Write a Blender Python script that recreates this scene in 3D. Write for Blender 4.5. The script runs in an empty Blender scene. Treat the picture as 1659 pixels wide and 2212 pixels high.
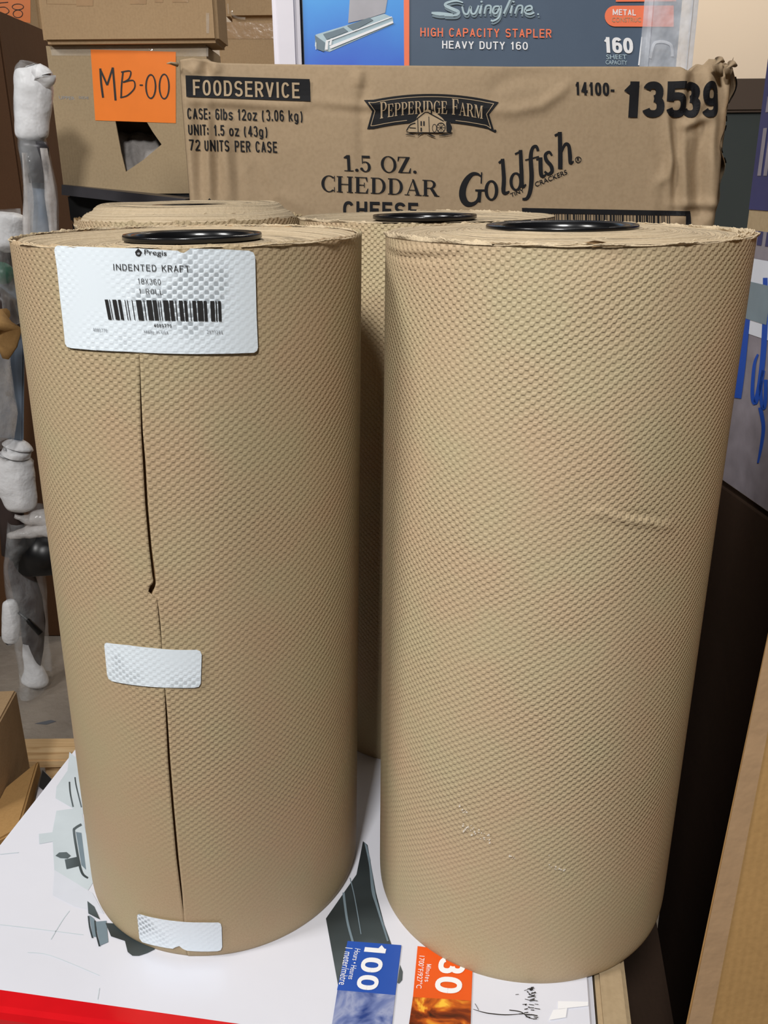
import bpy, bmesh, math, random
import numpy as np
from mathutils import Vector, Matrix, geometry, noise
random.seed(7)
S = bpy.context.scene
COL = S.collection

# ------------------------------------------------------------------ camera
W, H = 1659, 2212
HC, PITCH, ROLL, F = .48866, .35955, -.00872, 1943.14
cd = bpy.data.cameras.new('camera'); cam = bpy.data.objects.new('camera', cd); COL.objects.link(cam)
cd.sensor_fit = 'VERTICAL'; cd.sensor_height = 24; cd.lens = F / H * 24
cd.clip_start = .02; cd.clip_end = 60
cam.matrix_world = Matrix.Translation((0, 0, HC)) @ Matrix.Rotation(math.pi/2 - PITCH, 4, 'X') @ Matrix.Rotation(ROLL, 4, 'Z')
S.camera = cam
FLOOR = -.75

# ------------------------------------------------------------------ light
S.view_settings.view_transform = 'Standard'; S.view_settings.look = 'None'
S.view_settings.exposure = -0.1; S.view_settings.gamma = 1; S.view_settings.use_curve_mapping = False
wd = bpy.data.worlds.new('world'); S.world = wd; wd.use_nodes = True
wd.node_tree.nodes['Background'].inputs[0].default_value = (.80, .82, .85, 1)
wd.node_tree.nodes['Background'].inputs[1].default_value = .04

def area(name, loc, target, size, power, col=(1, 1, 1), size_y=None):
    l = bpy.data.lights.new(name, 'AREA'); l.energy = power; l.color = col; l.size = size
    if size_y: l.shape = 'RECTANGLE'; l.size_y = size_y
    o = bpy.data.objects.new(name, l); COL.objects.link(o); o.location = loc
    o.rotation_euler = (Vector(target) - Vector(loc)).to_track_quat('-Z', 'Y').to_euler()
    return o
area('high_bay_lamp_front', (-.25, -.76, 1.66), (.02, .55, .2), .24, 37, (1, .99, .97))
area('high_bay_lamp_left', (-2.6, -.6, 2.6), (0, .7, .2), .7, 72, (1, .98, .95))
area('high_bay_lamp_above', (.3, 1.3, 3.6), (0, .9, 0), 1.2, 14, (1, .98, .95))
area('added_wall_lamp', (1.4, 3.4, 3.4), (1.6, 4.9, 1.0), 1.2, 95, (1, .93, .84))  # unseen lamp added to brighten the cream back wall

# ------------------------------------------------------------------ ray helpers (photo pixel -> place)
EYE = Vector((0, 0, HC))
def ray(px, py):
    X = (px - W/2)/F; Y = -(py - H/2)/F
    a = X*math.cos(ROLL) - Y*math.sin(ROLL); b = X*math.sin(ROLL) + Y*math.cos(ROLL)
    return Vector((a, b*math.sin(PITCH) + math.cos(PITCH), b*math.cos(PITCH) - math.sin(PITCH)))
def atz(px, py, z=0):
    d = ray(px, py); return EYE + d*((z - HC)/d.z)
def aty(px, py, y):
    d = ray(px, py); return EYE + d*(y/d.y)

# ------------------------------------------------------------------ materials
def lin(c):
    return tuple((v/255/12.92 if v/255 <= .04045 else ((v/255 + .055)/1.055)**2.4) for v in c) + (1,)
class NT:
    def __init__(s, name):
        s.m = bpy.data.materials.new(name); s.m.use_nodes = True; s.t = s.m.node_tree; s.n = s.t.nodes
        s.b = s.n['Principled BSDF']; s.out = s.n['Material Output']
    def add(s, t, **k):
        n = s.n.new(t)
        for a, v in k.items(): setattr(n, a, v)
        return n
    def l(s, a, b): s.t.links.new(a, b)
    def math(s, op, a, b=None, c=None):
        n = s.add('ShaderNodeMath', operation=op)
        for i, v in enumerate((a, b, c)):
            if v is None: continue
            if isinstance(v, (int, float)): n.inputs[i].default_value = v
            else: s.l(v, n.inputs[i])
        return n.outputs[0]
    def noise(s, scale, detail=3, coord=None, rough=.5, vec=None):
        n = s.add('ShaderNodeTexNoise'); n.inputs['Scale'].default_value = scale; n.inputs['Detail'].default_value = detail
        n.inputs['Roughness'].default_value = rough
        if vec is None:
            if not hasattr(s, 'tc'): s.tc = s.add('ShaderNodeTexCoord')
            vec = s.tc.outputs[coord or 'Object']
        s.l(vec, n.inputs['Vector']); return n.outputs['Fac']
    def mapping(s, sc, coord='Object'):
        if not hasattr(s, 'tc'): s.tc = s.add('ShaderNodeTexCoord')
        m = s.add('ShaderNodeMapping'); m.inputs['Scale'].default_value = sc; s.l(s.tc.outputs[coord], m.inputs['Vector']); return m.outputs[0]
    def ramp(s, fac, stops):
        r = s.add('ShaderNodeValToRGB'); s.l(fac, r.inputs[0]); e = r.color_ramp.elements
        while len(e) < len(stops): e.new(.5)
        for i, (p, c) in enumerate(stops): e[i].position = p; e[i].color = c
        return r.outputs[0]
    def bump(s, h, dist, strength=1):
        b = s.add('ShaderNodeBump'); b.inputs['Distance'].default_value = dist; b.inputs['Strength'].default_value = strength
        s.l(h, b.inputs['Height']); s.l(b.outputs[0], s.b.inputs['Normal']); return b

def plain(name, c, rough=.6, metal=0, spec=.5, vary=0, nscale=30, bump=0, bscale=200, coat=0):
    t = NT(name); t.b.inputs['Roughness'].default_value = rough; t.b.inputs['Metallic'].default_value = metal
    t.b.inputs['Specular IOR Level'].default_value = spec
    t.b.inputs['Coat Weight'].default_value = coat; t.b.inputs['Coat Roughness'].default_value = .08
    L = lin(c)
    lo = tuple(v*(1 - vary) for v in L[:3]) + (1,); hi = tuple(min(1, v*(1 + vary)) for v in L[:3]) + (1,)
    t.l(t.ramp(t.noise(nscale, 4), [(.3, lo), (.7, hi)]), t.b.inputs['Base Color'])
    if bump: t.bump(t.noise(bscale, 3), bump)
    return t.m

def dimple_height(t, amp_noise=True, per_u=.0050, per_v=.0043, rot=.05):
    """staggered raised dots, u and v in metres along the paper"""
    uv = t.add('ShaderNodeUVMap'); uv.uv_map = 'UVMap'
    nz = t.add('ShaderNodeTexNoise'); nz.inputs['Scale'].default_value = 60; nz.inputs['Detail'].default_value = 2
    t.l(uv.outputs[0], nz.inputs['Vector'])
    sx = t.add('ShaderNodeSeparateXYZ'); t.l(uv.outputs[0], sx.inputs[0])
    sn = t.add('ShaderNodeSeparateXYZ'); t.l(nz.outputs['Color'], sn.inputs[0])
    wu = t.math('MULTIPLY_ADD', sn.outputs[0], .0026, sx.outputs[0]); wv = t.math('MULTIPLY_ADD', sn.outputs[1], .0026, sx.outputs[1])
    u = t.math('ADD', t.math('MULTIPLY', wu, math.cos(rot)), t.math('MULTIPLY', wv, -math.sin(rot)))
    v = t.math('ADD', t.math('MULTIPLY', wu, math.sin(rot)), t.math('MULTIPLY', wv, math.cos(rot)))
    c = t.math('MULTIPLY', t.math('COSINE', t.math('MULTIPLY', u, 2*math.pi/per_u)), t.math('COSINE', t.math('MULTIPLY', v, 2*math.pi/per_v)))
    mr = t.add('ShaderNodeMapRange', interpolation_type='SMOOTHSTEP'); t.l(c, mr.inputs[0])
    mr.inputs[1].default_value = -.42; mr.inputs[2].default_value = .72
    return mr.outputs[0], uv, sx

def kraft_dimpled(name, c, amp=.00055, flat_v=None, seam_flat=False):
    t = NT(name); t.b.inputs['Roughness'].default_value = .62; t.b.inputs['Specular IOR Level'].default_value = .35
    h, uv, sx = dimple_height(t)
    n2 = t.add('ShaderNodeTexNoise'); n2.inputs['Scale'].default_value = 9; n2.inputs['Detail'].default_value = 2; t.l(uv.outputs[0], n2.inputs['Vector'])
    a = t.add('ShaderNodeMapRange'); t.l(n2.outputs['Fac'], a.inputs[0]); a.inputs[1].default_value = .3; a.inputs[2].default_value = .7
    a.inputs[3].default_value = .55; a.inputs[4].default_value = 1.15
    amp_s = a.outputs[0]
    # the paper is pressed smoother towards the bottom
    b = t.add('ShaderNodeMapRange', interpolation_type='SMOOTHSTEP'); t.l(sx.outputs[1], b.inputs[0])
    b.inputs[1].default_value = .0; b.inputs[2].default_value = .16; b.inputs[3].default_value = .12; b.inputs[4].default_value = 1
    amp_s = t.math('MULTIPLY', amp_s, b.outputs[0])
    if seam_flat:   # left of the seam the sheet lies smooth in its lower part
        lf = t.add('ShaderNodeMapRange', interpolation_type='SMOOTHSTEP')
        t.l(t.math('ADD', sx.outputs[0], t.math('MULTIPLY', sx.outputs[1], .22)), lf.inputs[0])
        lf.inputs[1].default_value = -.03; lf.inputs[2].default_value = .035; lf.inputs[3].default_value = .12; lf.inputs[4].default_value = 1
        lv = t.add('ShaderNodeMapRange', interpolation_type='SMOOTHSTEP'); t.l(sx.outputs[1], lv.inputs[0])
        lv.inputs[1].default_value = .12; lv.inputs[2].default_value = .3; lv.inputs[3].default_value = 0; lv.inputs[4].default_value = 1
        amp_s = t.math('MULTIPLY', amp_s, t.math('MAXIMUM', lf.outputs[0], lv.outputs[0]))
    fine = t.add('ShaderNodeTexNoise'); fine.inputs['Scale'].default_value = 900; fine.inputs['Detail'].default_value = 2; t.l(uv.outputs[0], fine.inputs['Vector'])
    hh = t.math('MULTIPLY_ADD', fine.outputs['Fac'], .10, t.math('MULTIPLY', h, amp_s))
    big = t.add('ShaderNodeTexNoise'); big.inputs['Scale'].default_value = 14; big.inputs['Detail'].default_value = 1; t.l(uv.outputs[0], big.inputs['Vector'])
    hh = t.math('MULTIPLY_ADD', big.outputs['Fac'], 1.6, hh)
    t.bump(hh, amp)
    L = lin(c)
    cn = t.add('ShaderNodeTexNoise'); cn.inputs['Scale'].default_value = 16; cn.inputs['Detail'].default_value = 3; t.l(uv.outputs[0], cn.inputs['Vector'])
    base = t.ramp(cn.outputs['Fac'], [(.36, (L[0]*1.03, L[1]*.965, L[2]*.94, 1)), (.64, (L[0]*.98, L[1]*1.02, L[2]*.97, 1))])
    fc = t.ramp(fine.outputs['Fac'], [(.25, (.86, .84, .82, 1)), (.6, (1, 1, 1, 1))])
    mx = t.add('ShaderNodeMix', data_type='RGBA', blend_type='MULTIPLY'); mx.inputs[0].default_value = .8
    t.l(base, mx.inputs[6]); t.l(fc, mx.inputs[7]); t.l(mx.outputs[2], t.b.inputs['Base Color'])
    return t.m

def cardboard(name, c, flute=.0045, axis=0, rough=.75, vary=.07, ridge=.03):
    t = NT(name); t.b.inputs['Roughness'].default_value = rough; t.b.inputs['Specular IOR Level'].default_value = .25
    L = lin(c)
    n = t.noise(5, 5); f = t.noise(260, 2)
    base = t.ramp(n, [(.3, tuple(v*(1 - vary) for v in L[:3]) + (1,)), (.7, tuple(v*(1 + vary) for v in L[:3]) + (1,))])
    fc = t.ramp(f, [(.3, (.88, .87, .85, 1)), (.6, (1, 1, 1, 1))])
    mx = t.add('ShaderNodeMix', data_type='RGBA', blend_type='MULTIPLY'); mx.inputs[0].default_value = .7
    t.l(base, mx.inputs[6]); t.l(fc, mx.inputs[7]); t.l(mx.outputs[2], t.b.inputs['Base Color'])
    sp = t.add('ShaderNodeSeparateXYZ'); t.l(t.tc.outputs['Object'], sp.inputs[0])
    w = t.math('SINE', t.math('MULTIPLY', sp.outputs[axis], 2*math.pi/flute))
    t.bump(t.math('ADD', t.math('MULTIPLY', w, ridge), t.noise(35, 4)), .0009)
    return t.m

def film(name, c=(235, 238, 240), alpha=.17, rough=.12):
    t = NT(name); t.n.remove(t.b)
    tr = t.add('ShaderNodeBsdfTransparent'); p = t.add('ShaderNodeBsdfPrincipled')
    p.inputs['Base Color'].default_value = lin(c); p.inputs['Roughness'].default_value = rough
    mx = t.add('ShaderNodeMixShader'); t.l(tr.outputs[0], mx.inputs[1]); t.l(p.outputs[0], mx.inputs[2])
    nz = t.noise(22, 4); r = t.add('ShaderNodeMapRange'); t.l(nz, r.inputs[0]); r.inputs[1].default_value = .35; r.inputs[2].default_value = .7
    r.inputs[3].default_value = alpha*.6; r.inputs[4].default_value = min(1, alpha*1.7); t.l(r.outputs[0], mx.inputs[0])
    b = t.add('ShaderNodeBump'); b.inputs['Distance'].default_value = .006; t.l(t.noise(30, 3), b.inputs['Height']); t.l(b.outputs[0], p.inputs['Normal'])
    t.l(mx.outputs[0], t.out.inputs[0]); return t.m

KR = (190, 167, 133)
M = {}
M['kraft_a'] = kraft_dimpled('kraft_roll_seamed', (173, 154, 124), seam_flat=True, amp=.00034)
M['kraft_b'] = kraft_dimpled('kraft_roll_right', (182, 164, 134), amp=.00044)
M['kraft_c'] = kraft_dimpled('kraft_roll_behind', (184, 165, 134), amp=.00055)
M['kraft_in'] = plain('kraft_inner', (150, 118, 80), .8, vary=.08)
M['kraft_tear'] = plain('kraft_torn_edge', (194, 175, 145), .8, vary=.1, nscale=200, bump=.0006, bscale=700)
def rings_mat():
    t = NT('kraft_roll_end'); t.b.inputs['Roughness'].default_value = .8
    uv = t.add('ShaderNodeUVMap'); uv.uv_map = 'UVMap'; sp = t.add('ShaderNodeSeparateXYZ'); t.l(uv.outputs[0], sp.inputs[0])
    n1 = t.add('ShaderNodeTexNoise', noise_dimensions='1D'); n1.inputs['Scale'].default_value = 900; n1.inputs['Detail'].default_value = 3
    t.l(sp.outputs[0], n1.inputs['W'])
    n2 = t.noise(300, 3)
    t.l(t.ramp(t.math('ADD', t.math('MULTIPLY', n1.outputs['Fac'], .7), t.math('MULTIPLY', n2, .3)), [(.3, lin((166, 146, 116))), (.6, lin((188, 169, 140)))]), t.b.inputs['Base Color'])
    t.bump(t.math('ADD', n1.outputs['Fac'], t.math('MULTIPLY', n2, .5)), .0012)
    return t.m
M['rings'] = rings_mat()
def label_mat():
    t = NT('paper_label'); t.b.inputs['Roughness'].default_value = .5
    h, uv, sx = dimple_height(t)
    n2 = t.add('ShaderNodeTexNoise'); n2.inputs['Scale'].default_value = 18; n2.inputs['Detail'].default_value = 2; t.l(uv.outputs[0], n2.inputs['Vector'])
    am = t.add('ShaderNodeMapRange'); t.l(n2.outputs['Fac'], am.inputs[0]); am.inputs[1].default_value = .35; am.inputs[2].default_value = .65
    hh = t.math('MULTIPLY', h, am.outputs[0])
    t.bump(hh, .0002)
    # dimple shade painted as grey in the hollows between the dots
    c = t.ramp(t.math('MULTIPLY', t.math('SUBTRACT', 1, h), am.outputs[0]), [(.70, lin((222, 231, 238))), (.95, lin((166, 174, 180)))])
    t.l(c, t.b.inputs['Base Color']); return t.m
M['label'] = label_mat()
M['ink'] = plain('black_ink', (28, 27, 27), .6, vary=.15)
M['ink_box'] = plain('black_carton_ink', (20, 20, 23), .7, spec=.25, vary=.2, nscale=60)
M['ink_grey'] = plain('grey_ink', (95, 98, 105), .6)
M['ink_faint'] = plain('faint_ink', (150, 153, 158), .6)
M['black_plastic'] = plain('black_plastic', (14, 14, 16), .22, spec=.6, vary=.1)
M['carton'] = cardboard('printed_carton_board', (164, 142, 114), ridge=.008)
M['carton_b'] = cardboard('beige_carton_board', (168, 147, 116))
M['carton_c'] = cardboard('tan_carton_board', (172, 143, 108))
M['carton_d'] = cardboard('orange_brown_carton_board', (176, 138, 88))
M['carton_dark_shaded'] = cardboard('dark_shaded_carton_board', (82, 54, 32))  # dark base colour also holds the shade of the large left carton
M['carton_shadow'] = cardboard('shadow_dark_carton_board', (44, 30, 20))  # near-black base colour stands in for shadow on brown board
M['tape'] = plain('brown_packing_tape', (172, 140, 106), .18, vary=.06, spec=.6, bump=.001, bscale=60)
M['tape_clear'] = film('clear_packing_tape', (225, 215, 200), .25, .08)
M['white_box'] = plain('glossy_white_carton', (216, 217, 226), .22, vary=.02, nscale=8, bump=.0006, bscale=18, spec=.5)
M['red'] = plain('glossy_red_print', (206, 18, 26), .16, vary=.06, bump=.0008, bscale=22, spec=.6)
M['blue'] = plain('blue_print', (44, 84, 172), .3, vary=.04)
M['orange'] = plain('orange_print', (226, 88, 24), .3, vary=.04)
M['white'] = plain('white_print', (236, 236, 238), .35)
M['tan_print'] = plain('bare_board_print', (170, 148, 118), .7)
M['sticker'] = plain('orange_sticker', (250, 134, 50), .3, vary=.03)
M['foam'] = plain('white_foam_wrap', (228, 228, 230), .45, vary=.05, bump=.006, bscale=30)
M['sleeve_white'] = plain('milky_plastic', (226, 222, 230), .3, vary=.02)
M['film'] = film('clear_plastic_wrap')
M['film_dense'] = film('cloudy_plastic_wrap', (226, 222, 220), .38, .2)
M['metal'] = plain('blue_grey_metal', (128, 142, 160), .35, metal=.5, vary=.05)
M['dark_metal'] = plain('dark_grey_steel', (62, 60, 64), .4, metal=.3, vary=.1)
M['brown_grey'] = plain('brown_grey_lacquer', (58, 46, 44), .4, vary=.08)
M['black'] = plain('black_rod_paint', (16, 16, 17), .35)
M['green'] = plain('green_cap', (20, 92, 70), .4)
M['grey_cloth'] = plain('grey_cloth', (158, 152, 148), .8, vary=.25, nscale=40, bump=.004, bscale=50)
M['slate'] = plain('slate_print', (84, 98, 116), .3, vary=.03)
M['coral'] = plain('coral_print', (244, 128, 92), .3)
M['silver_print'] = plain('silver_grey_print', (176, 196, 204), .3, vary=.1, nscale=60)
M['silver_dark'] = plain('mid_grey_print', (116, 132, 142), .3, vary=.1)
M['frost'] = film('frosted_plastic_sleeve', (232, 236, 244), .42, .2)
M['navy'] = plain('navy_print', (52, 56, 100), .4, vary=.1)
M['bright_blue'] = plain('bright_blue_print', (24, 74, 168), .4)
M['grey_lilac'] = plain('lilac_grey_print', (132, 126, 134), .5, vary=.15, nscale=60)
M['steel_white'] = plain('pale_board', (168, 166, 172), .5, vary=.1)
M['residue'] = plain('clear_tape_residue', (222, 212, 196), .12, spec=.8)

def gradient_mat(name, stops, coord_axis, lo, hi, rough=.3, nz=0, nscale=20):
    """printed picture: colours of the print change along one object axis"""
    t = NT(name); t.b.inputs['Roughness'].default_value = rough
    n = t.noise(nscale, 4)
    sp = t.add('ShaderNodeSeparateXYZ'); t.l(t.tc.outputs['Object'], sp.inputs[0])
    f = t.math('DIVIDE', t.math('SUBTRACT', sp.outputs[coord_axis], lo), hi - lo)
    if nz: f = t.math('ADD', f, t.math('MULTIPLY', t.math('SUBTRACT', n, .5), nz))
    t.l(t.ramp(f, stops), t.b.inputs['Base Color']); return t.m
def swirl_mat(name, stops, scale, dist=2.5, rough=.28, detail=3):
    t = NT(name); t.b.inputs['Roughness'].default_value = rough
    n = t.add('ShaderNodeTexNoise'); n.inputs['Scale'].default_value = scale; n.inputs['Detail'].default_value = detail; n.inputs['Distortion'].default_value = dist
    tc = t.add('ShaderNodeTexCoord'); t.l(tc.outputs['Object'], n.inputs['Vector'])
    t.l(t.ramp(n.outputs['Fac'], stops), t.b.inputs['Base Color']); return t.m
M['flame'] = swirl_mat('flame_picture_print', [(.3, lin((34, 12, 4))), (.46, lin((120, 44, 10))), (.58, lin((196, 92, 20))), (.7, lin((250, 190, 60)))], 34)
M['ice'] = swirl_mat('ice_picture_print', [(.3, lin((44, 66, 130))), (.48, lin((110, 124, 172))), (.62, lin((150, 158, 190))), (.75, lin((86, 104, 160)))], 30)
M['tool_print'] = swirl_mat('dark_tool_picture_print', [(.3, lin((40, 46, 48))), (.5, lin((66, 74, 76))), (.62, lin((92, 102, 106))), (.75, lin((46, 50, 52)))], 8, 1.0)
M['haze_print'] = plain('pale_grey_green_print', (196, 206, 212), .25, vary=.05)
M['haze_print2'] = plain('pale_lilac_grey_print', (208, 212, 222), .25, vary=.03)

def concrete():
    t = NT('concrete'); t.b.inputs['Roughness'].default_value = .7
    t.l(t.ramp(t.noise(3, 8), [(.3, lin((122, 112, 102))), (.7, lin((160, 150, 138)))]), t.b.inputs['Base Color'])
    t.bump(t.noise(40, 6), .004); return t.m
def wood():
    t = NT('pallet_wood'); t.b.inputs['Roughness'].default_value = .7
    n = t.add('ShaderNodeTexNoise'); n.inputs['Scale'].default_value = 6; n.inputs['Detail'].default_value = 6; n.inputs['Distortion'].default_value = .8
    t.l(t.mapping((1, 14, 14)), n.inputs['Vector'])
    base = t.ramp(n.outputs['Fac'], [(.3, lin((176, 136, 88))), (.5, lin((212, 176, 128))), (.7, lin((222, 190, 144)))])
    v = t.add('ShaderNodeTexVoronoi'); v.inputs['Scale'].default_value = 7; t.l(t.tc.outputs['Object'], v.inputs['Vector'])
    k = t.ramp(v.outputs['Distance'], [(.10, lin((120, 74, 44))), (.17, (1, 1, 1, 1))])
    mx = t.add('ShaderNodeMix', data_type='RGBA', blend_type='MULTIPLY'); mx.inputs[0].default_value = 1
    t.l(base, mx.inputs[6]); t.l(k, mx.inputs[7]); t.l(mx.outputs[2], t.b.inputs['Base Color']); return t.m
M['concrete'] = concrete(); M['wood'] = wood()
M['wall'] = plain('cream_wall_paint', (232, 214, 192), .8, vary=.02, nscale=2)
M['cabinet'] = plain('dark_green_grey_metal', (74, 80, 78), .45, vary=.08, nscale=3)
M['cabinet_top'] = plain('brown_grey_board', (96, 80, 68), .6)

# ------------------------------------------------------------------ object helpers
def obj(name, me, mat, parent=None, smooth=False):
    o = bpy.data.objects.new(name, me); COL.objects.link(o)
    if isinstance(mat, (list, tuple)):
        for m in mat: me.materials.append(M[m])
    elif mat: me.materials.append(M[mat])
    if parent:
        o.parent = parent; o.matrix_parent_inverse = parent.matrix_basis.inverted()
    if smooth: me.polygons.foreach_set('use_smooth', [True]*len(me.polygons))
    return o
def from_bm(bm, name):
    me = bpy.data.meshes.new(name); bm.to_mesh(me); bm.free(); return me
def pydata(name, v, f):
    me = bpy.data.meshes.new(name); me.from_pydata([tuple(p) for p in v], [], f); me.update(); return me
def tag(o, label, cat, group=None):
    o['label'] = label; o['category'] = cat
    if group: o['group'] = group
    return o
def thing(name, loc, label, cat, group=None, rz=0):
    o = bpy.data.objects.new(name, None); COL.objects.link(o); o.location = loc; o.rotation_euler = (0, 0, rz)
    o.empty_display_size = .05
    return tag(o, label, cat, group)
def struct(o): o['kind'] = 'structure'; return o

def box_bm(p0, p1, bev=.002, seg=2, mat=None, bm=None):
    own = bm is None
    b = bmesh.new(); bmesh.ops.create_cube(b, size=1)
    c = [(p0[i] + p1[i])/2 for i in range(3)]; s = [abs(p1[i] - p0[i]) for i in range(3)]
    for v in b.verts: v.co = Vector((v.co.x*s[0] + c[0], v.co.y*s[1] + c[1], v.co.z*s[2] + c[2]))
    if bev: bmesh.ops.bevel(b, geom=list(b.edges), offset=bev, segments=seg, affect='EDGES')
    if mat is not None: b.transform(mat)
    if own: return b
    me = bpy.data.meshes.new('t'); b.to_mesh(me); b.free(); bm.from_mesh(me); bpy.data.meshes.remove(me); return bm

def grid_mesh(name, fn, nu, nv, uvfn=None, close=False):
    """fn(i,j)->xyz arrays; built with numpy"""
    I, J = np.meshgrid(np.arange(nu + 1), np.arange(nv + 1), indexing='ij')
    P = fn(I/nu, J/nv)
    co = np.stack(P, -1).reshape(-1, 3)
    i, j = np.meshgrid(np.arange(nu), np.arange(nv), indexing='ij'); i = i.ravel(); j = j.ravel()
    k = nv + 1
    f = np.stack([i*k + j, (i + 1)*k + j, (i + 1)*k + j + 1, i*k + j + 1], -1)
    me = bpy.data.meshes.new(name); me.vertices.add(len(co)); me.vertices.foreach_set('co', co.ravel())
    me.loops.add(f.size); me.loops.foreach_set('vertex_index', f.ravel())
    me.polygons.add(len(f)); me.polygons.foreach_set('loop_start', np.arange(len(f))*4); me.polygons.foreach_set('loop_total', np.full(len(f), 4))
    if uvfn is not None:
        uv = me.uv_layers.new(name='UVMap'); U = np.stack(uvfn(I/nu, J/nv), -1).reshape(-1, 2)
        uv.data.foreach_set('uv', U[f.ravel()].ravel())
    me.update(); me.validate(); me.polygons.foreach_set('use_smooth', [True]*len(me.polygons)); return me

def tube(pts, rad, name='t', seg=12, closed=False, flat=1.0):
    """tapered tube through points; rad: number or list; returns mesh"""
    pts = [Vector(p) for p in pts]; n = len(pts)
    if not isinstance(rad, (list, tuple)): rad = [rad]*n
    V, Fc = [], []
    up = Vector((0, 0, 1))
    for i, p in enumerate(pts):
        a = pts[(i - 1) % n] if (i > 0 or closed) else p; b = pts[(i + 1) % n] if (i < n - 1 or closed) else p
        t = (b - a).normalized(); r = t.cross(up if abs(t.z) < .95 else Vector((0, 1, 0))).normalized(); s = t.cross(r)
        for k in range(seg):
            an = 2*math.pi*k/seg; V.append(p + r*math.cos(an)*rad[i] + s*math.sin(an)*rad[i]*flat)
    m = n if closed else n - 1
    for i in range(m):
        for k in range(seg):
            a = i*seg + k; b = i*seg + (k + 1) % seg; c = ((i + 1) % n)*seg
            Fc.append((a, b, c + (k + 1) % seg, c + k))
    if not closed:
        Fc.append(tuple(range(seg))[::-1]); Fc.append(tuple((n - 1)*seg + k for k in range(seg)))
    me = pydata(name, V, Fc); me.polygons.foreach_set('use_smooth', [True]*len(me.polygons)); return me

def spline(pts, sub=6, closed=False):
    pts = [tuple(p) for p in pts]; n = len(pts); out = []
    rng = range(n if closed else n - 1)
    for i in rng:
        g = lambda k: pts[k % n] if closed else pts[max(0, min(n - 1, k))]
        a, b, c, d = g(i - 1), g(i), g(i + 1), g(i + 2)
        for s in range(sub):
            t = s/sub
            out.append(tuple(.5*((2*b[k]) + (-a[k] + c[k])*t + (2*a[k] - 5*b[k] + 4*c[k] - d[k])*t*t + (-a[k] + 3*b[k] - 3*c[k] + d[k])*t**3) for k in range(len(b))))
    if not closed: out.append(pts[-1])
    return out

# ------------------------------------------------------------------ 2D ink shapes: lists of (verts2d, faces)
def poly(pts, holes=()):
    loops = [[Vector((p[0], p[1], 0)) for p in pts]] + [[Vector((p[0], p[1], 0)) for p in h] for h in holes]
    tr = geometry.tessellate_polygon(loops)
    flat = [p for l in loops for p in l]
    return ([(p.x, p.y) for p in flat], [tuple(t) for t in tr])
def rect(x0, y0, x1, y1): return ([(x0, y0), (x1, y0), (x1, y1), (x0, y1)], [(0, 1, 2, 3)])
def quad(a, b, c, d): return ([a, b, c, d], [(0, 1, 2, 3)])
def ring(cx, cy, rx, ry, tx, ty, a0=0, a1=360, n=36):
    V, Fs = [], []
    m = max(3, int(n*abs(a1 - a0)/360))
    for i in range(m + 1):
        a = math.radians(a0 + (a1 - a0)*i/m)
        V += [(cx + rx*math.cos(a), cy + ry*math.sin(a)), (cx + (rx - tx)*math.cos(a), cy + (ry - ty)*math.sin(a))]
    for i in range(m): Fs.append((2*i, 2*i + 2, 2*i + 3, 2*i + 1))
    return (V, Fs)
def disc(cx, cy, rx, ry, n=20):
    return ([(cx + rx*math.cos(2*math.pi*i/n), cy + ry*math.sin(2*math.pi*i/n)) for i in range(n)], [tuple(range(n))])
def stroke(pts, w, sub=5, curved=True):
    """pen stroke with varying width; w number or per point"""
    if not isinstance(w, (list, tuple)): w = [w]*len(pts)
    q = [(p[0], p[1], ww) for p, ww in zip(pts, w)]
    if curved: q = spline(q, sub)
    V, Fs = [], []; n = len(q)
    for i in range(n):
        a = q[max(0, i - 1)]; b = q[min(n - 1, i + 1)]; dx, dy = b[0] - a[0], b[1] - a[1]; L = math.hypot(dx, dy) or 1
        nx, ny = -dy/L*q[i][2]/2, dx/L*q[i][2]/2
        V += [(q[i][0] + nx, q[i][1] + ny), (q[i][0] - nx, q[i][1] - ny)]
    for i in range(n - 1): Fs.append((2*i, 2*i + 1, 2*i + 3, 2*i + 2))
    return (V, Fs)
def merge(shapes):
    V, Fs = [], []
    for v, f in shapes:
        k = len(V); V += list(v); Fs += [tuple(i + k for i in q) for q in f]
    return (V, Fs)
def warp(shape, fn): return ([fn(x, y) for x, y in shape[0]], shape[1])

def font_shape(txt, bold=0.0, spacing=1.0):
    """text outline from Blender's built-in font, scaled to the unit box"""
    c = bpy.data.curves.new('f', 'FONT'); c.body = txt; c.offset = bold; c.space_character = spacing; c.resolution_u = 5
    o = bpy.data.objects.new('f', c); COL.objects.link(o)
    dg = bpy.context.evaluated_depsgraph_get(); dg.update()
    me = o.evaluated_get(dg).to_mesh()
    V = [(v.co.x, v.co.y) for v in me.vertices]; Fs = [tuple(p.vertices) for p in me.polygons]
    o.evaluated_get(dg).to_mesh_clear(); bpy.data.objects.remove(o); bpy.data.curves.remove(c)
    return (V, Fs)
def fit_quad(shape, bl, br, tl, box=None):
    """scale the shape's own box onto the pixel parallelogram bottom-left, bottom-right, top-left"""
    xs = [p[0] for p in shape[0]]; ys = [p[1] for p in shape[0]]
    x0, x1, y0, y1 = box or (min(xs), max(xs), min(ys), max(ys))
    def f(x, y):
        s = (x - x0)/(x1 - x0); t = (y - y0)/(y1 - y0)
        return (bl[0] + (br[0] - bl[0])*s + (tl[0] - bl[0])*t, bl[1] + (br[1] - bl[1])*s + (tl[1] - bl[1])*t)
    return warp(shape, f)
def text_px(txt, bl, br, tl, bold=0.0, spacing=1.0): return fit_quad(font_shape(txt, bold, spacing), bl, br, tl)

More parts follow.
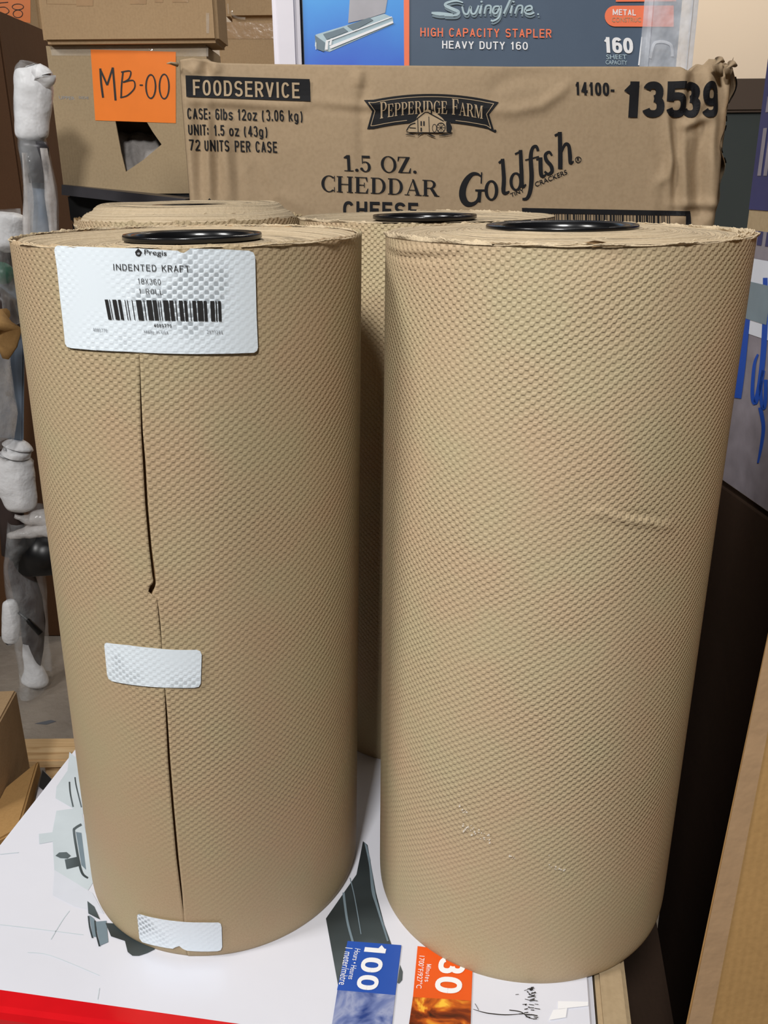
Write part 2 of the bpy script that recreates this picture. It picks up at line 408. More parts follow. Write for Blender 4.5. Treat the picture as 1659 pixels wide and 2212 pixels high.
# serif glyphs on a unit-high box; returns (shapes, advance)
def serif(ch, k=.16, h=.045):
    w = .72
    def st(x, y0=0, y1=1, kk=None): kk = kk or k; return rect(x, y0, x + kk, y1)
    def sf(x, y, ww=.30): return rect(x - (ww - k)/2, y, x - (ww - k)/2 + ww, y + h)
    R = []
    if ch == 'C': R = [ring(.40, .5, .38, .52, .15, .05, 48, 312), rect(.64, .66, .68, 1.0), rect(.64, .0, .68, .3)]; w = .74
    elif ch == 'G': R = [ring(.40, .5, .38, .52, .15, .05, 48, 318), rect(.64, .66, .68, 1.0), rect(.56, .02, .70, .42), rect(.46, .40, .78, .44)]; w = .82
    elif ch == 'H': R = [st(.10), st(.60), rect(.2, .48, .7, .53)] + [sf(x, y) for x in (.10, .60) for y in (0, 1 - h)]; w = .88
    elif ch == 'E': R = [st(.10), sf(.10, 0), sf(.10, 1 - h), rect(.1, 0, .66, .05), rect(.1, .95, .64, 1), rect(.2, .48, .5, .53), rect(.48, .36, .52, .66),
                         quad((.66, 0), (.70, .3), (.66, .3), (.56, .04)), quad((.64, 1), (.66, .72), (.62, .72), (.54, .96))]; w = .78
    elif ch == 'F': R = [st(.10), sf(.10, 0), sf(.10, 1 - h), rect(.1, .95, .64, 1), rect(.2, .48, .5, .53), rect(.48, .36, .52, .66), quad((.64, 1), (.66, .72), (.62, .72), (.54, .96))]; w = .7
    elif ch == 'D': R = [st(.10), rect(.03, 0, .4, .05), rect(.03, .95, .4, 1), ring(.38, .5, .38, .5, .15, .05, -90, 90)]; w = .84
    elif ch == 'P': R = [st(.10), sf(.10, 0), rect(.03, .95, .4, 1), rect(.2, .44, .4, .49), ring(.38, .72, .30, .28, .14, .05, -90, 90)]; w = .74
    elif ch == 'R': R = [st(.10), sf(.10, 0), rect(.03, .95, .4, 1), rect(.2, .47, .42, .52), ring(.40, .735, .28, .265, .14, .05, -90, 90), quad((.38, .5), (.54, .5), (.80, .0), (.62, .0)), rect(.6, 0, .86, h)]; w = .86
    elif ch == 'A': R = [quad((.10, 0), (.15, 0), (.44, 1), (.40, 1)), quad((.58, 0), (.76, 0), (.46, 1.0), (.36, 1.0)), rect(.2, .3, .64, .345), rect(0, 0, .25, h), rect(.5, 0, .84, h)]; w = .84
    elif ch == 'O': R = [ring(.42, .5, .40, .52, .15, .05)]; w = .84
    elif ch == 'Z': R = [rect(.05, 0, .68, .05), rect(.07, .95, .68, 1), quad((.05, .03), (.24, .03), (.68, .97), (.49, .97)), quad((.68, .02), (.72, .3), (.67, .3), (.58, .04)), quad((.07, .98), (.04, .72), (.09, .72), (.16, .96))]; w = .78
    elif ch == '1': R = [st(.22), rect(.06, 0, .54, .05), quad((.22, 1), (.22, .8), (.06, .8), (.06, .86))]; w = .58
    elif ch == '5': R = [rect(.14, .5, .19, 1), rect(.14, .86, .56, 1), ring(.30, .31, .28, .33, .15, .06, -150, 118), disc(.11, .17, .08, .08)]; w = .66
    elif ch == '.': R = [disc(.12, .08, .09, .09)]; w = .26
    elif ch == 'I': R = [st(.12), sf(.12, 0), sf(.12, 1 - h)]; w = .40
    elif ch == 'M': R = [rect(.10, 0, .15, 1), st(.74), quad((.10, 1), (.28, 1), (.56, .1), (.46, .0)), quad((.46, 0), (.54, .0), (.80, 1), (.74, 1)), rect(0, 0, .26, h), rect(0, 1 - h, .2, 1), rect(.66, 0, .98, h), rect(.76, 1 - h, .98, 1)]; w = 1.0
    elif ch == ' ': w = .42
    return R, w
def serif_text(txt, small=None):
    x = 0; out = []
    for i, ch in enumerate(txt):
        R, w = serif(ch); s = 1.0
        if small and not (i == 0 or txt[i - 1] == ' '): s = small
        out += [warp(r, lambda a, b, x=x, s=s: (x + a*(s + (1 - s)*.3), b*s)) for r in R]; x += w*(s + (1 - s)*.3)
    return merge(out)

# upright grotesque built from even strokes: centre lines in a unit box
def _arc(cx, cy, rx, ry, a0, a1, n=None, e=2.35):
    n = n or max(4, int(abs(a1 - a0)/14)); out = []
    for i in range(n + 1):
        a = math.radians(a0 + (a1 - a0)*i/n); c, s_ = math.cos(a), math.sin(a)
        out.append((cx + rx*math.copysign(abs(c)**(2/e), c), cy + ry*math.copysign(abs(s_)**(2/e), s_)))
    return out
A_ = _arc
GL = {
 '0': [A_(.5, .5, .5, .5, 0, 360)], 'O': [A_(.5, .5, .5, .5, 0, 360)], '1': [[(.1, .78), (.62, .98)], [(.62, 1), (.62, 0)]],
 '2': [A_(.5, .72, .5, .28, 170, -25) + [(.0, .02)], [(0, 0), (1, 0)]], '3': [A_(.48, .76, .44, .24, 160, -80), A_(.5, .27, .5, .27, 85, -160)],
 '4': [[(.72, 0), (.72, 1)], [(.68, .98), (0, .28)], [(0, .26), (1, .26)]], '5': [[(.92, 1), (.12, 1)], [(.12, 1), (.06, .5)], A_(.48, .31, .52, .31, 140, -160)],
 '6': [A_(.5, .3, .5, .3, 0, 360), A_(.5, .7, .5, .3, 30, 180) + [(0, .3)]], '7': [[(0, 1), (1, 1)], [(1, .98), (.35, 0)]], '8': [A_(.5, .75, .44, .25, 0, 360), A_(.5, .26, .5, .26, 0, 360)],
 '9': [A_(.5, .7, .5, .3, 0, 360), [(1, .7)] + A_(.5, .3, .5, .3, 0, -150)],
 'A': [[(0, 0), (.5, 1)], [(.5, 1), (1, 0)], [(.2, .3), (.8, .3)]], 'B': [[(0, 0), (0, 1)], [(0, 1), (.5, 1)] + A_(.5, .76, .44, .24, 85, -85) + [(0, .52)], [(0, .52), (.5, .52)] + A_(.5, .26, .5, .26, 85, -85) + [(0, 0)]],
 'C': [A_(.5, .5, .5, .5, 35, 325)], 'D': [[(0, 0), (0, 1)], [(0, 1), (.4, 1)] + A_(.45, .5, .55, .5, 85, -85) + [(0, 0)]],
 'E': [[(0, 0), (0, 1)], [(0, 1), (1, 1)], [(0, .52), (.85, .52)], [(0, 0), (1, 0)]], 'F': [[(0, 0), (0, 1)], [(0, 1), (1, 1)], [(0, .52), (.85, .52)]],
 'G': [A_(.5, .5, .5, .5, 35, 330), [(1, .05), (1, .45)], [(1, .45), (.55, .45)]], 'H': [[(0, 0), (0, 1)], [(1, 0), (1, 1)], [(0, .52), (1, .52)]], 'I': [[(.5, 0), (.5, 1)]],
 'K': [[(0, 0), (0, 1)], [(1, 1), (.05, .4)], [(.35, .6), (1, 0)]], 'L': [[(0, 0), (0, 1)], [(0, 0), (1, 0)]], 'M': [[(0, 0), (0, 1)], [(0, 1), (.5, .1)], [(.5, .1), (1, 1)], [(1, 1), (1, 0)]],
 'N': [[(0, 0), (0, 1)], [(0, 1), (1, 0)], [(1, 0), (1, 1)]], 'P': [[(0, 0), (0, 1)], [(0, 1), (.5, 1)] + A_(.5, .74, .5, .26, 85, -85) + [(0, .48)]],
 'R': [[(0, 0), (0, 1)], [(0, 1), (.5, 1)] + A_(.5, .75, .5, .25, 85, -85) + [(0, .5)], [(.5, .5), (1, 0)]],
 'S': [A_(.5, .75, .5, .25, 20, 270, e=2.1) + A_(.5, .25, .5, .25, 90, -160, e=2.1)], 'T': [[(.5, 0), (.5, 1)], [(0, 1), (1, 1)]], 'U': [[(0, 1), (0, .35)] + A_(.5, .35, .5, .35, 180, 360) + [(1, 1)]],
 'V': [[(0, 1), (.5, 0)], [(.5, 0), (1, 1)]], 'X': [[(0, 0), (1, 1)], [(0, 1), (1, 0)]], 'Y': [[(0, 1), (.5, .45)], [(1, 1), (.5, .45)], [(.5, .45), (.5, 0)]],
 'Z': [[(0, 1), (1, 1)], [(1, 1), (0, 0)], [(0, 0), (1, 0)]],
 'l': [[(.5, 0), (.5, 1)]], 'b': [[(0, 0), (0, 1)], A_(.5, .35, .5, .35, 0, 360)], 'o': [A_(.5, .35, .5, .35, 0, 360)], 'a': [A_(.45, .35, .45, .35, 0, 360), [(1, .7), (1, 0)]], 'c': [A_(.5, .35, .5, .35, 45, 315)],
 'd': [[(1, 0), (1, 1)], A_(.5, .35, .5, .35, 0, 360)], 'e': [[(0, .35), (1, .35)] + A_(.5, .35, .5, .35, 0, 310)], 's': [A_(.5, .53, .5, .17, 20, 270, e=2) + A_(.5, .17, .5, .17, 90, -160, e=2)],
 'z': [[(0, .7), (1, .7)], [(1, .7), (0, 0)], [(0, 0), (1, 0)]], 'k': [[(0, 0), (0, 1)], [(.9, .7), (.05, .28)], [(.35, .42), (1, 0)]], 'g': [A_(.5, .35, .5, .35, 0, 360), [(1, .7), (1, -.05)] + A_(.5, -.05, .5, .2, 0, -150)],
 'i': [[(.5, 0), (.5, .7)], [(.5, .9), (.5, 1)]], 'n': [[(0, 0), (0, .7)], A_(.5, .35, .5, .35, 150, 0) + [(1, 0)]], 'm': [[(0, 0), (0, .7)], A_(.25, .4, .25, .3, 150, 0) + [(.5, 0)], A_(.75, .4, .25, .3, 150, 0) + [(1, 0)]],
 'r': [[(.1, 0), (.1, .7)], A_(.6, .35, .5, .35, 150, 60)], 't': [[(.4, 1), (.4, .1), (.8, 0)], [(0, .7), (.9, .7)]], 'u': [[(0, .7), (0, .3)] + A_(.5, .3, .5, .3, 180, 360) + [(1, .7)]], 'h': [[(0, 0), (0, 1)], A_(.5, .35, .5, .35, 150, 0) + [(1, 0)]],
 '-': [[(0, .38), (1, .38)]], '.': [[(.5, 0), (.5, .06)]], ':': [[(.5, .08), (.5, .16)], [(.5, .56), (.5, .64)]], '(': [A_(1, .42, .9, .66, 120, 240, e=2)], ')': [A_(0, .42, .9, .66, 60, -60, e=2)], '/': [[(0, 0), (1, 1)]], ' ': []}
NARROW = {'1': .72, 'I': .34, 'l': .34, 'i': .34, '.': .36, ':': .36, '(': .75, ')': .75, '-': .6, ' ': .55, 'M': 1.35, 'm': 1.4, 'r': .7, 't': .65, 'N': 1.08, 'L': .9, 'E': .92, 'F': .88, '/': .7}
def grot(txt, w=.42, t=.15, gap=.10, slab=()):
    x = 0; out = []
    for ch in txt:
        ww = w*NARROW.get(ch, 1); 
        for k, ln in enumerate(GL[ch]):
            P = [(x + t/2 + a*(max(ww, t) - t), t/2 + b*(1 - t)) for a, b in ln]
            # straight ends run out to the full height
            if len(P) == 2:
                (a, b), (c, d) = P; L = math.hypot(c - a, d - b) or 1; ex = t/2*.98
                if abs(a - c) < 1e-6 or abs(b - d) < 1e-6: P = [(a - (c - a)/L*ex, b - (d - b)/L*ex), (c + (c - a)/L*ex, d + (d - b)/L*ex)]
                else: P = [(a - (c - a)/L*ex*.5, b - (d - b)/L*ex*.5), (c + (c - a)/L*ex*.5, d + (d - b)/L*ex*.5)]
            out.append(stroke(P, t, curved=False))
        x += max(ww, t) + gap
    return merge(out)
def grot_px(txt, bl, br, tl, w=.42, t=.15, gap=.10):
    g = grot(txt, w, t, gap); xs = [p[0] for p in g[0]]
    return fit_quad(g, bl, br, tl, (min(xs), max(xs), 0, 1))

# ------------------------------------------------------------------ surfaces that ink and labels lie on
class Plane:
    def __init__(s, o, u, v, f=None):
        s.o, s.u, s.v = Vector(o), Vector(u).normalized(), Vector(v).normalized(); s.n = s.u.cross(s.v)
        if s.n.dot(EYE - s.o) < 0: s.n = -s.n
        s.f = f or (lambda a, b: 0)
    def inv(s, px, py):
        d = ray(px, py); t = (s.o - EYE).dot(s.n)/d.dot(s.n); p = EYE + d*t - s.o; return (p.dot(s.u), p.dot(s.v))
    def map(s, a, b, h): return s.o + s.u*a + s.v*b + s.n*(s.f(a, b) + h)
class Cyl:
    def __init__(s, cx, cy, R, tx, ty, f=None): s.cx, s.cy, s.R, s.kx, s.ky = cx, cy, R, tx/.457, ty/.457; s.f = f or (lambda a, b: 0)
    def inv(s, px, py):
        d = ray(px, py); e = EYE
        ox, oy = e.x - s.cx - s.kx*e.z, e.y - s.cy - s.ky*e.z; dx, dy = d.x - s.kx*d.z, d.y - s.ky*d.z
        A = dx*dx + dy*dy; B = ox*dx + oy*dy; C = ox*ox + oy*oy - s.R**2; disc_ = max(0, B*B - A*C)
        t = (-B - math.sqrt(disc_))/A; x, y, z = ox + dx*t, oy + dy*t, e.z + d.z*t
        return (s.R*math.atan2(x, -y), z)
    def map(s, a, b, h):
        r = s.R + s.f(a, b) + h; th = a/s.R; return Vector((s.cx + s.kx*b + r*math.sin(th), s.cy + s.ky*b - r*math.cos(th), b))

def decal(name, surf, shape_px, mat, parent, h=.0004, cell=None, px=True, thick=0):
    """lay a flat printed or stuck shape, given in photo pixels, onto a real surface"""
    bm = bmesh.new()
    vs = [bm.verts.new((*(surf.inv(x, y) if px else (x, y)), 0)) for x, y in shape_px[0]]
    for f in shape_px[1]:
        if len(set(f)) < 3: continue
        try: bm.faces.new([vs[i] for i in f])
        except ValueError: pass
    lay = bm.verts.layers.float.new('lift'); seen = set(); comp = 0
    for v0 in bm.verts:
        if v0 in seen: continue
        st_ = [v0]; seen.add(v0)
        while st_:
            q_ = st_.pop(); q_[lay] = (comp % 9)*2.2e-5
            for e_ in q_.link_edges:
                w_ = e_.other_vert(q_)
                if w_ not in seen: seen.add(w_); st_.append(w_)
        comp += 1
    if cell:
        for ax in (0, 1):
            lo = min(v.co[ax] for v in bm.verts); hi = max(v.co[ax] for v in bm.verts); k = math.floor(lo/cell) + 1
            nrm = (1, 0, 0) if ax == 0 else (0, 1, 0)
            while k*cell < hi:
                c = [0, 0, 0]; c[ax] = k*cell
                bmesh.ops.bisect_plane(bm, geom=bm.verts[:] + bm.edges[:] + bm.faces[:], plane_co=c, plane_no=nrm, dist=1e-7); k += 1
    uvl = bm.loops.layers.uv.new('UVMap')
    for f in bm.faces:
        for l in f.loops: l[uvl].uv = (l.vert.co.x, l.vert.co.y)
    nref = None
    for v in bm.verts: v.co = surf.map(v.co.x, v.co.y, h + v[lay])
    bm.normal_update()
    for f in bm.faces:
        if f.normal.dot(EYE - f.calc_center_median()) < 0: f.normal_flip()
    me = from_bm(bm, name)
    root = parent
    while root is not None and root.parent: root = root.parent
    if root: me.transform(root.matrix_basis.inverted())
    o = bpy.data.objects.new(name, me); COL.objects.link(o); me.materials.append(M[mat])
    if parent: o.parent = parent
    if thick:
        mo = o.modifiers.new('s', 'SOLIDIFY'); mo.thickness = thick; mo.offset = 1
    return o

def dist_poly(u, v, pts):
    """numpy distance from (u,v) to a polyline, and the position 0..1 along it"""
    u = np.asarray(u, float); v = np.asarray(v, float); D = np.full(np.broadcast(u, v).shape, 9.0); T = np.zeros_like(D)
    n = len(pts) - 1
    for i in range(n):
        ax, ay = pts[i]; bx, by = pts[i + 1]; L = (bx - ax)**2 + (by - ay)**2 or 1e-12
        t = np.clip(((u - ax)*(bx - ax) + (v - ay)*(by - ay))/L, 0, 1)
        d = np.hypot(u - ax - t*(bx - ax), v - ay - t*(by - ay)); T = np.where(d < D, (i + t)/n, T); D = np.minimum(D, d)
    return D, T
def creases(lst):
    def f(u, v):
        o = 0
        for pts, amp, w in lst:
            D, T = dist_poly(u, v, pts); o = o + amp*np.exp(-(D/w)**2)*np.sin(np.pi*np.clip(T*.94 + .03, 0, 1))**.5
        return o
    return f

# ================================================================== THE ROOM
fl = obj('floor', pydata('floor', [(-6, -4, FLOOR), (6, -4, FLOOR), (6, 6, FLOOR), (-6, 6, FLOOR)], [(0, 1, 2, 3)]), 'concrete'); struct(fl)
wl = obj('wall_back', from_bm(box_bm((-6, 5.0, FLOOR), (6, 5.15, 4.5), 0), 'w'), 'wall'); struct(wl)

# ================================================================== WHITE CARTON under the rolls
fr0, fr1 = atz(0, 2188), atz(600, 2268)          # front edge of the top
lf0, lf1 = atz(0, 1815), atz(155, 1605)
ang = math.atan2(fr1.y - fr0.y, fr1.x - fr0.x)
ux = Vector((math.cos(ang), math.sin(ang), 0)); uy = Vector((-math.sin(ang), math.cos(ang), 0))
ld = (lf1 - lf0).normalized()
# left/front corner
def isect(p, d, q, e):
    det = d.x*(-e.y) + e.x*d.y; t = ((q.x - p.x)*(-e.y) + e.x*(q.y - p.y))/det; return p + d*t
corner = isect(fr0, ux, lf0, uy)
rt = atz(1288, 2200); wbw = (rt - corner).dot(ux)
WBH = .60; WBD = .56
WB = thing('printed_carton', (corner.x, corner.y, -WBH), 'glossy white carton with a red front stripe and lighter pictures, under the paper rolls', 'box', rz=ang)
Mw = Matrix.Translation((corner.x, corner.y, 0)) @ Matrix.Rotation(ang, 4, 'Z')
def wb_local(me): me.transform(WB.matrix_basis.inverted() @ Matrix.Identity(4)); return me
bm = box_bm((0, 0, -WBH), (wbw, WBD, 0), .004, 3, Mw)
obj('carton_body', wb_local(from_bm(bm, 'b')), 'white_box', None).parent = WB
top = Plane((0, 0, 0), (1, 0, 0), (0, 1, 0))
def topdecal(name, shape, mat, h=.0003, label=None):
    o = decal(name, top, shape, mat, WB, h)
    if label: o['label'] = label
    return o
# red band across the front of the top and the red front face
bnd = atz(0, 2136); band = (bnd - corner).dot(uy)
def rb(a, b, c, d, z0, z1):
    V = [corner + ux*a + uy*b, corner + ux*c + uy*b, corner + ux*c + uy*d, corner + ux*a + uy*d]
    return V
redw = (atz(740, 2209) - corner).dot(ux)
V = [corner + ux*.003 + uy*.0045, corner + ux*(wbw - .004) + uy*.0045, corner + ux*(wbw - .004) + uy*(band - .006), corner + ux*.003 + uy*band]
V = [Vector((p.x, p.y, .0004)) for p in V]
me = pydata('red', V + [corner + ux*.003 - uy*.0006 + Vector((0, 0, -.005)), corner + ux*(wbw - .004) - uy*.0006 + Vector((0, 0, -.005)),
                        corner + ux*.003 - uy*.0006 + Vector((0, 0, -.3)), corner + ux*(wbw - .004) - uy*.0006 + Vector((0, 0, -.3)),
                        corner + ux*.003 + uy*.001 + Vector((0, 0, -.0008)), corner + ux*(wbw - .004) + uy*.001 + Vector((0, 0, -.0008))],
            [(0, 1, 2, 3), (8, 9, 1, 0), (4, 5, 9, 8), (6, 7, 5, 4)])
o = obj('red_stripe', wb_local(me), 'red'); o.parent = WB; o['label'] = 'glossy red printed band'
# pictures printed on the lid
topdecal('faded_picture', merge([poly([(150, 1625), (168, 1640), (180, 1760), (120, 1725), (122, 1700), (146, 1665)]), poly([(122, 1752), (175, 1745), (205, 1900), (190, 1925), (118, 1890), (113, 1800)]),
    poly([(84, 1802), (118, 1798), (118, 1818), (85, 1824)])]), 'haze_print')
topdecal('faded_picture', poly([(118, 1880), (200, 1930), (225, 1975), (160, 1958), (114, 1935)]), 'haze_print2', .00035)
topdecal('camera_picture', merge([stroke([(150, 1690), (152, 1715), (158, 1744)], 3), stroke([(162, 1680), (165, 1700), (176, 1745)], 2.4),
    stroke([(176, 1782), (163, 1790), (160, 1800), (170, 1860), (178, 1888), (190, 1898)], [5, 5, 5, 5, 5, 4]),
    poly([(140, 1858), (168, 1852), (171, 1872), (144, 1879)]), poly([(120, 1850), (128, 1843), (144, 1842), (153, 1850), (146, 1856), (130, 1855)]),
    poly([(189, 1948), (204, 1960), (216, 1988), (191, 1975)]), stroke([(191, 1980), (194, 2005), (200, 2028)], 3), stroke([(205, 1990), (208, 2018), (215, 2046)], 3)]), 'tool_print', .0006)
for p_ in (poly([(164, 1798), (176, 1800), (186, 1880), (176, 1870)]), poly([(206, 1992), (230, 1990), (234, 2036), (216, 2044)]), poly([(193, 1978), (204, 1986), (210, 2026), (200, 2024)])): topdecal('camera_picture', p_, 'silver_dark', .0005)
topdecal('camera_picture', poly([(228, 1995), (330, 2000), (334, 2052), (318, 2060), (300, 2066), (286, 2066), (276, 2058), (270, 2034), (240, 2024)]), 'tool_print', .0006)
topdecal('lighter_picture', merge([poly([(784, 1818), (794, 1826), (812, 1928), (830, 1998), (846, 2042), (838, 2100), (790, 2212), (768, 2180), (734, 2150), (704, 1985), (770, 1890), (778, 1850)]),
    poly([(864, 2085), (870, 2100), (869, 2118), (862, 2126), (858, 2124)])]), 'tool_print', .0004)
topdecal('lighter_picture', merge([stroke([(788, 1822), (799, 1870), (806, 1926), (815, 1960), (838, 2035)], [2, 4, 7, 5, 4]), stroke([(756, 1898), (766, 1940), (780, 2020)], 2), stroke([(742, 1930), (750, 1990), (762, 2036)], 5), stroke([(791, 1826), (800, 1862)], 2)]), 'silver_dark', .0008)
bq = lambda s, t, A=(751, 2035), B=(867, 2044), C=(722, 2147), D=(854, 2152): (A[0]*(1 - s)*(1 - t) + B[0]*s*(1 - t) + C[0]*(1 - s)*t + D[0]*s*t, A[1]*(1 - s)*(1 - t) + B[1]*s*(1 - t) + C[1]*(1 - s)*t + D[1]*s*t)
PAN = [topdecal('blue_panel', quad((751, 2035), (867, 2044), (854, 2152), (728, 2141)), 'blue', .0010)]
topdecal('ice_picture', quad((729, 2141), (854, 2152), (846, 2222), (716, 2222)), 'ice', .0010)
oq = lambda s, t: (904 + (s*116) - 12*t, 2046 + 4*s + 112*t)
ORP = topdecal('orange_panel', quad((902, 2046), (1022, 2062), (1018, 2164), (892, 2156)), 'orange', .0010)
topdecal('flame_picture', quad((892, 2156), (1018, 2164), (1016, 2225), (882, 2225)), 'flame', .0010)
# lettering runs down the panels (turned a quarter turn)
def rot_text(name, txt, base_top, base_bot, head_top, mat='white', bold=0.0, h=.0014):
    """text whose baseline runs down the lid, base_top is where it starts"""
    g = font_shape(txt, 0) if any(c not in GL for c in txt) else (grot(txt, .62, .19, .12) if bold else grot(txt, .55, .13, .2))
    decal(name, top, fit_quad(g, base_top, base_bot, head_top), mat, PAN[-1], h)
rot_text('panel_lettering', '100', (790, 2042), (768, 2140), (836, 2046), bold=.02)
rot_text('panel_lettering', 'Hours • Heures', (767, 2052), (752, 2118), (779, 2054))
rot_text('panel_lettering', '1 meter/mètre', (746, 2050), (732, 2130), (762, 2052))
PAN.append(ORP)
rot_text('panel_lettering', '30', (950, 2070), (937, 2146), (1008, 2076), bold=.02)
rot_text('panel_lettering', 'Minutes', (922, 2086), (917, 2124), (932, 2087))
rot_text('panel_lettering', '1700°F/927°C', (906, 2068), (899, 2138), (918, 2069))
# scuffs and scribbles on the taped right end
sc = []
for i in range(46):
    x = 1140 + random.gauss(0, 10); y = 2135 + random.random()*70; sc.append(stroke([(x, y), (x + random.uniform(2, 12), y + random.uniform(-3, 3))], random.uniform(1, 2.6), curved=False))
sc += [stroke([(1022, 2182), (1050, 2190), (1090, 2194), (1130, 2192)], [1, 2, 2, 1]), stroke([(1100, 2184), (1125, 2188), (1140, 2200)], 2), stroke([(1026, 2170), (1034, 2184)], 1.2)]
topdecal('pen_scribble', merge(sc), 'ink', .0008)
topdecal('tape_strip', merge([poly([(1205, 2165), (1270, 2166), (1270, 2175), (1205, 2182)]), poly([(1195, 2184), (1225, 2180), (1222, 2200), (1185, 2206)])]), 'white', .0009)
cr = []
for a in [((60, 2058), (110, 2065), (215, 2108)), ((110, 2030), (134, 1990), (150, 1968)), ((215, 2135), (211, 2160)), ((0, 1998), (70, 2006), (180, 2020)), ((0, 1846), (40, 1842))]:
    cr.append(stroke(list(a), 1.6))
for c_ in cr: topdecal('fine_crease', c_, 'haze_print', .0003)

# side of the narrow brown carton at the right of the white one
bx = atz(1353, 2150, -.001)
NB = thing('narrow_carton', tuple(corner + ux*(wbw + .012) + Vector((0, 0, -WBH))), 'plain brown carton edge showing right of the white carton below the right roll', 'box', rz=ang)
bm = box_bm((wbw + .0015, .004, -WBH), (wbw + .0015 + (bx - rt).dot(ux), .30, -.0015), .003, 2, Mw)
me = from_bm(bm, 'b'); me.transform(NB.matrix_basis.inverted()); obj('carton_body', me, 'carton_b').parent = NB

# pallet under it
PL = thing('wooden_pallet', (corner.x, corner.y, FLOOR), 'pine pallet directly beneath the glossy white carton', 'pallet', rz=ang)
def padd(name, p0, p1):
    me = from_bm(box_bm(p0, p1, .003), name); me.transform(Matrix.Translation((0, 0, 0))); obj(name, me, 'wood').parent = PL
P0 = -WBH - FLOOR  # height of pallet top above floor
for k in range(5): padd('deck_board', (-.22, .0 + k*.112, P0 - .02), (.50, .0 + k*.112 + .095, P0 - .0005))
for x in (-.21, .10, .40): padd('stringer', (x, 0, .018), (x + .09, .54, P0 - .0205))
for k in range(3): padd('bottom_board', (-.22, k*.22, 0), (.50, k*.22 + .095, .0175))

PZ = -.60
p1_, p2_ = atz(50, 1600, PZ), atz(150, 1600, PZ); yb0, yb1 = atz(100, 1642, PZ).y, min(1.583, atz(100, 1582, PZ).y)
P2 = thing('wooden_pallet', (p1_.x + .4, (yb0 + yb1)/2 + .2, FLOOR), 'pale knotty pine pallet on the concrete behind the white carton, at the left', 'pallet')
def p2add(name, p0, p1): me = from_bm(box_bm(p0, p1, .003), name); me.transform(Matrix.Translation(-Vector(P2.location))); obj(name, me, 'wood').parent = P2
xl_ = min(p1_.x, p2_.x) - .10
p2add('deck_board', (xl_, yb0, PZ - .02), (xl_ + .40, yb1, PZ))
for x_ in (.01, .16, .31): p2add('stringer', (xl_ + x_, yb0 + .01, FLOOR + .0005), (xl_ + x_ + .08, yb1 - .005, PZ - .0205))

# ================================================================== PAPER ROLLS
HT = .457
def seam_edges():
    L = [(300, 535), (301, 700), (302, 765), (303, 850), (305, 930), (309, 1000), (314, 1090), (322, 1180), (329, 1240), (332, 1258), (324, 1266), (320, 1280), (328, 1284), (339, 1290), (341, 1310), (345, 1350), (350, 1400), (356, 1488), (358, 1540), (363, 1640), (371, 1740), (381, 1850), (391, 1930), (397, 1975), (399, 1995), (404, 2060)]
    R_ = [(301, 535), (302, 700), (303, 765), (306.5, 850), (310, 930), (316, 1000), (321, 1090), (329, 1180), (337, 1240), (338, 1258), (336, 1266), (330, 1280), (329, 1284), (340.2, 1290), (343.5, 1310), (348, 1350), (351.5, 1400), (358, 1488), (362.5, 1540), (369, 1640), (377, 1740), (387, 1850), (395, 1930), (398, 1975), (400, 1995), (405, 2060)]
    return L, R_
def ragged(th, seed, amp):
    """ragged edge height around the rim"""
    return amp*(np.abs(np.sin(th*7 + seed)*.3 + np.sin(th*23 + seed*2)*.3 + np.sin(th*61 + seed*3.1)*.25 + np.sin(th*143 + seed)*.15))
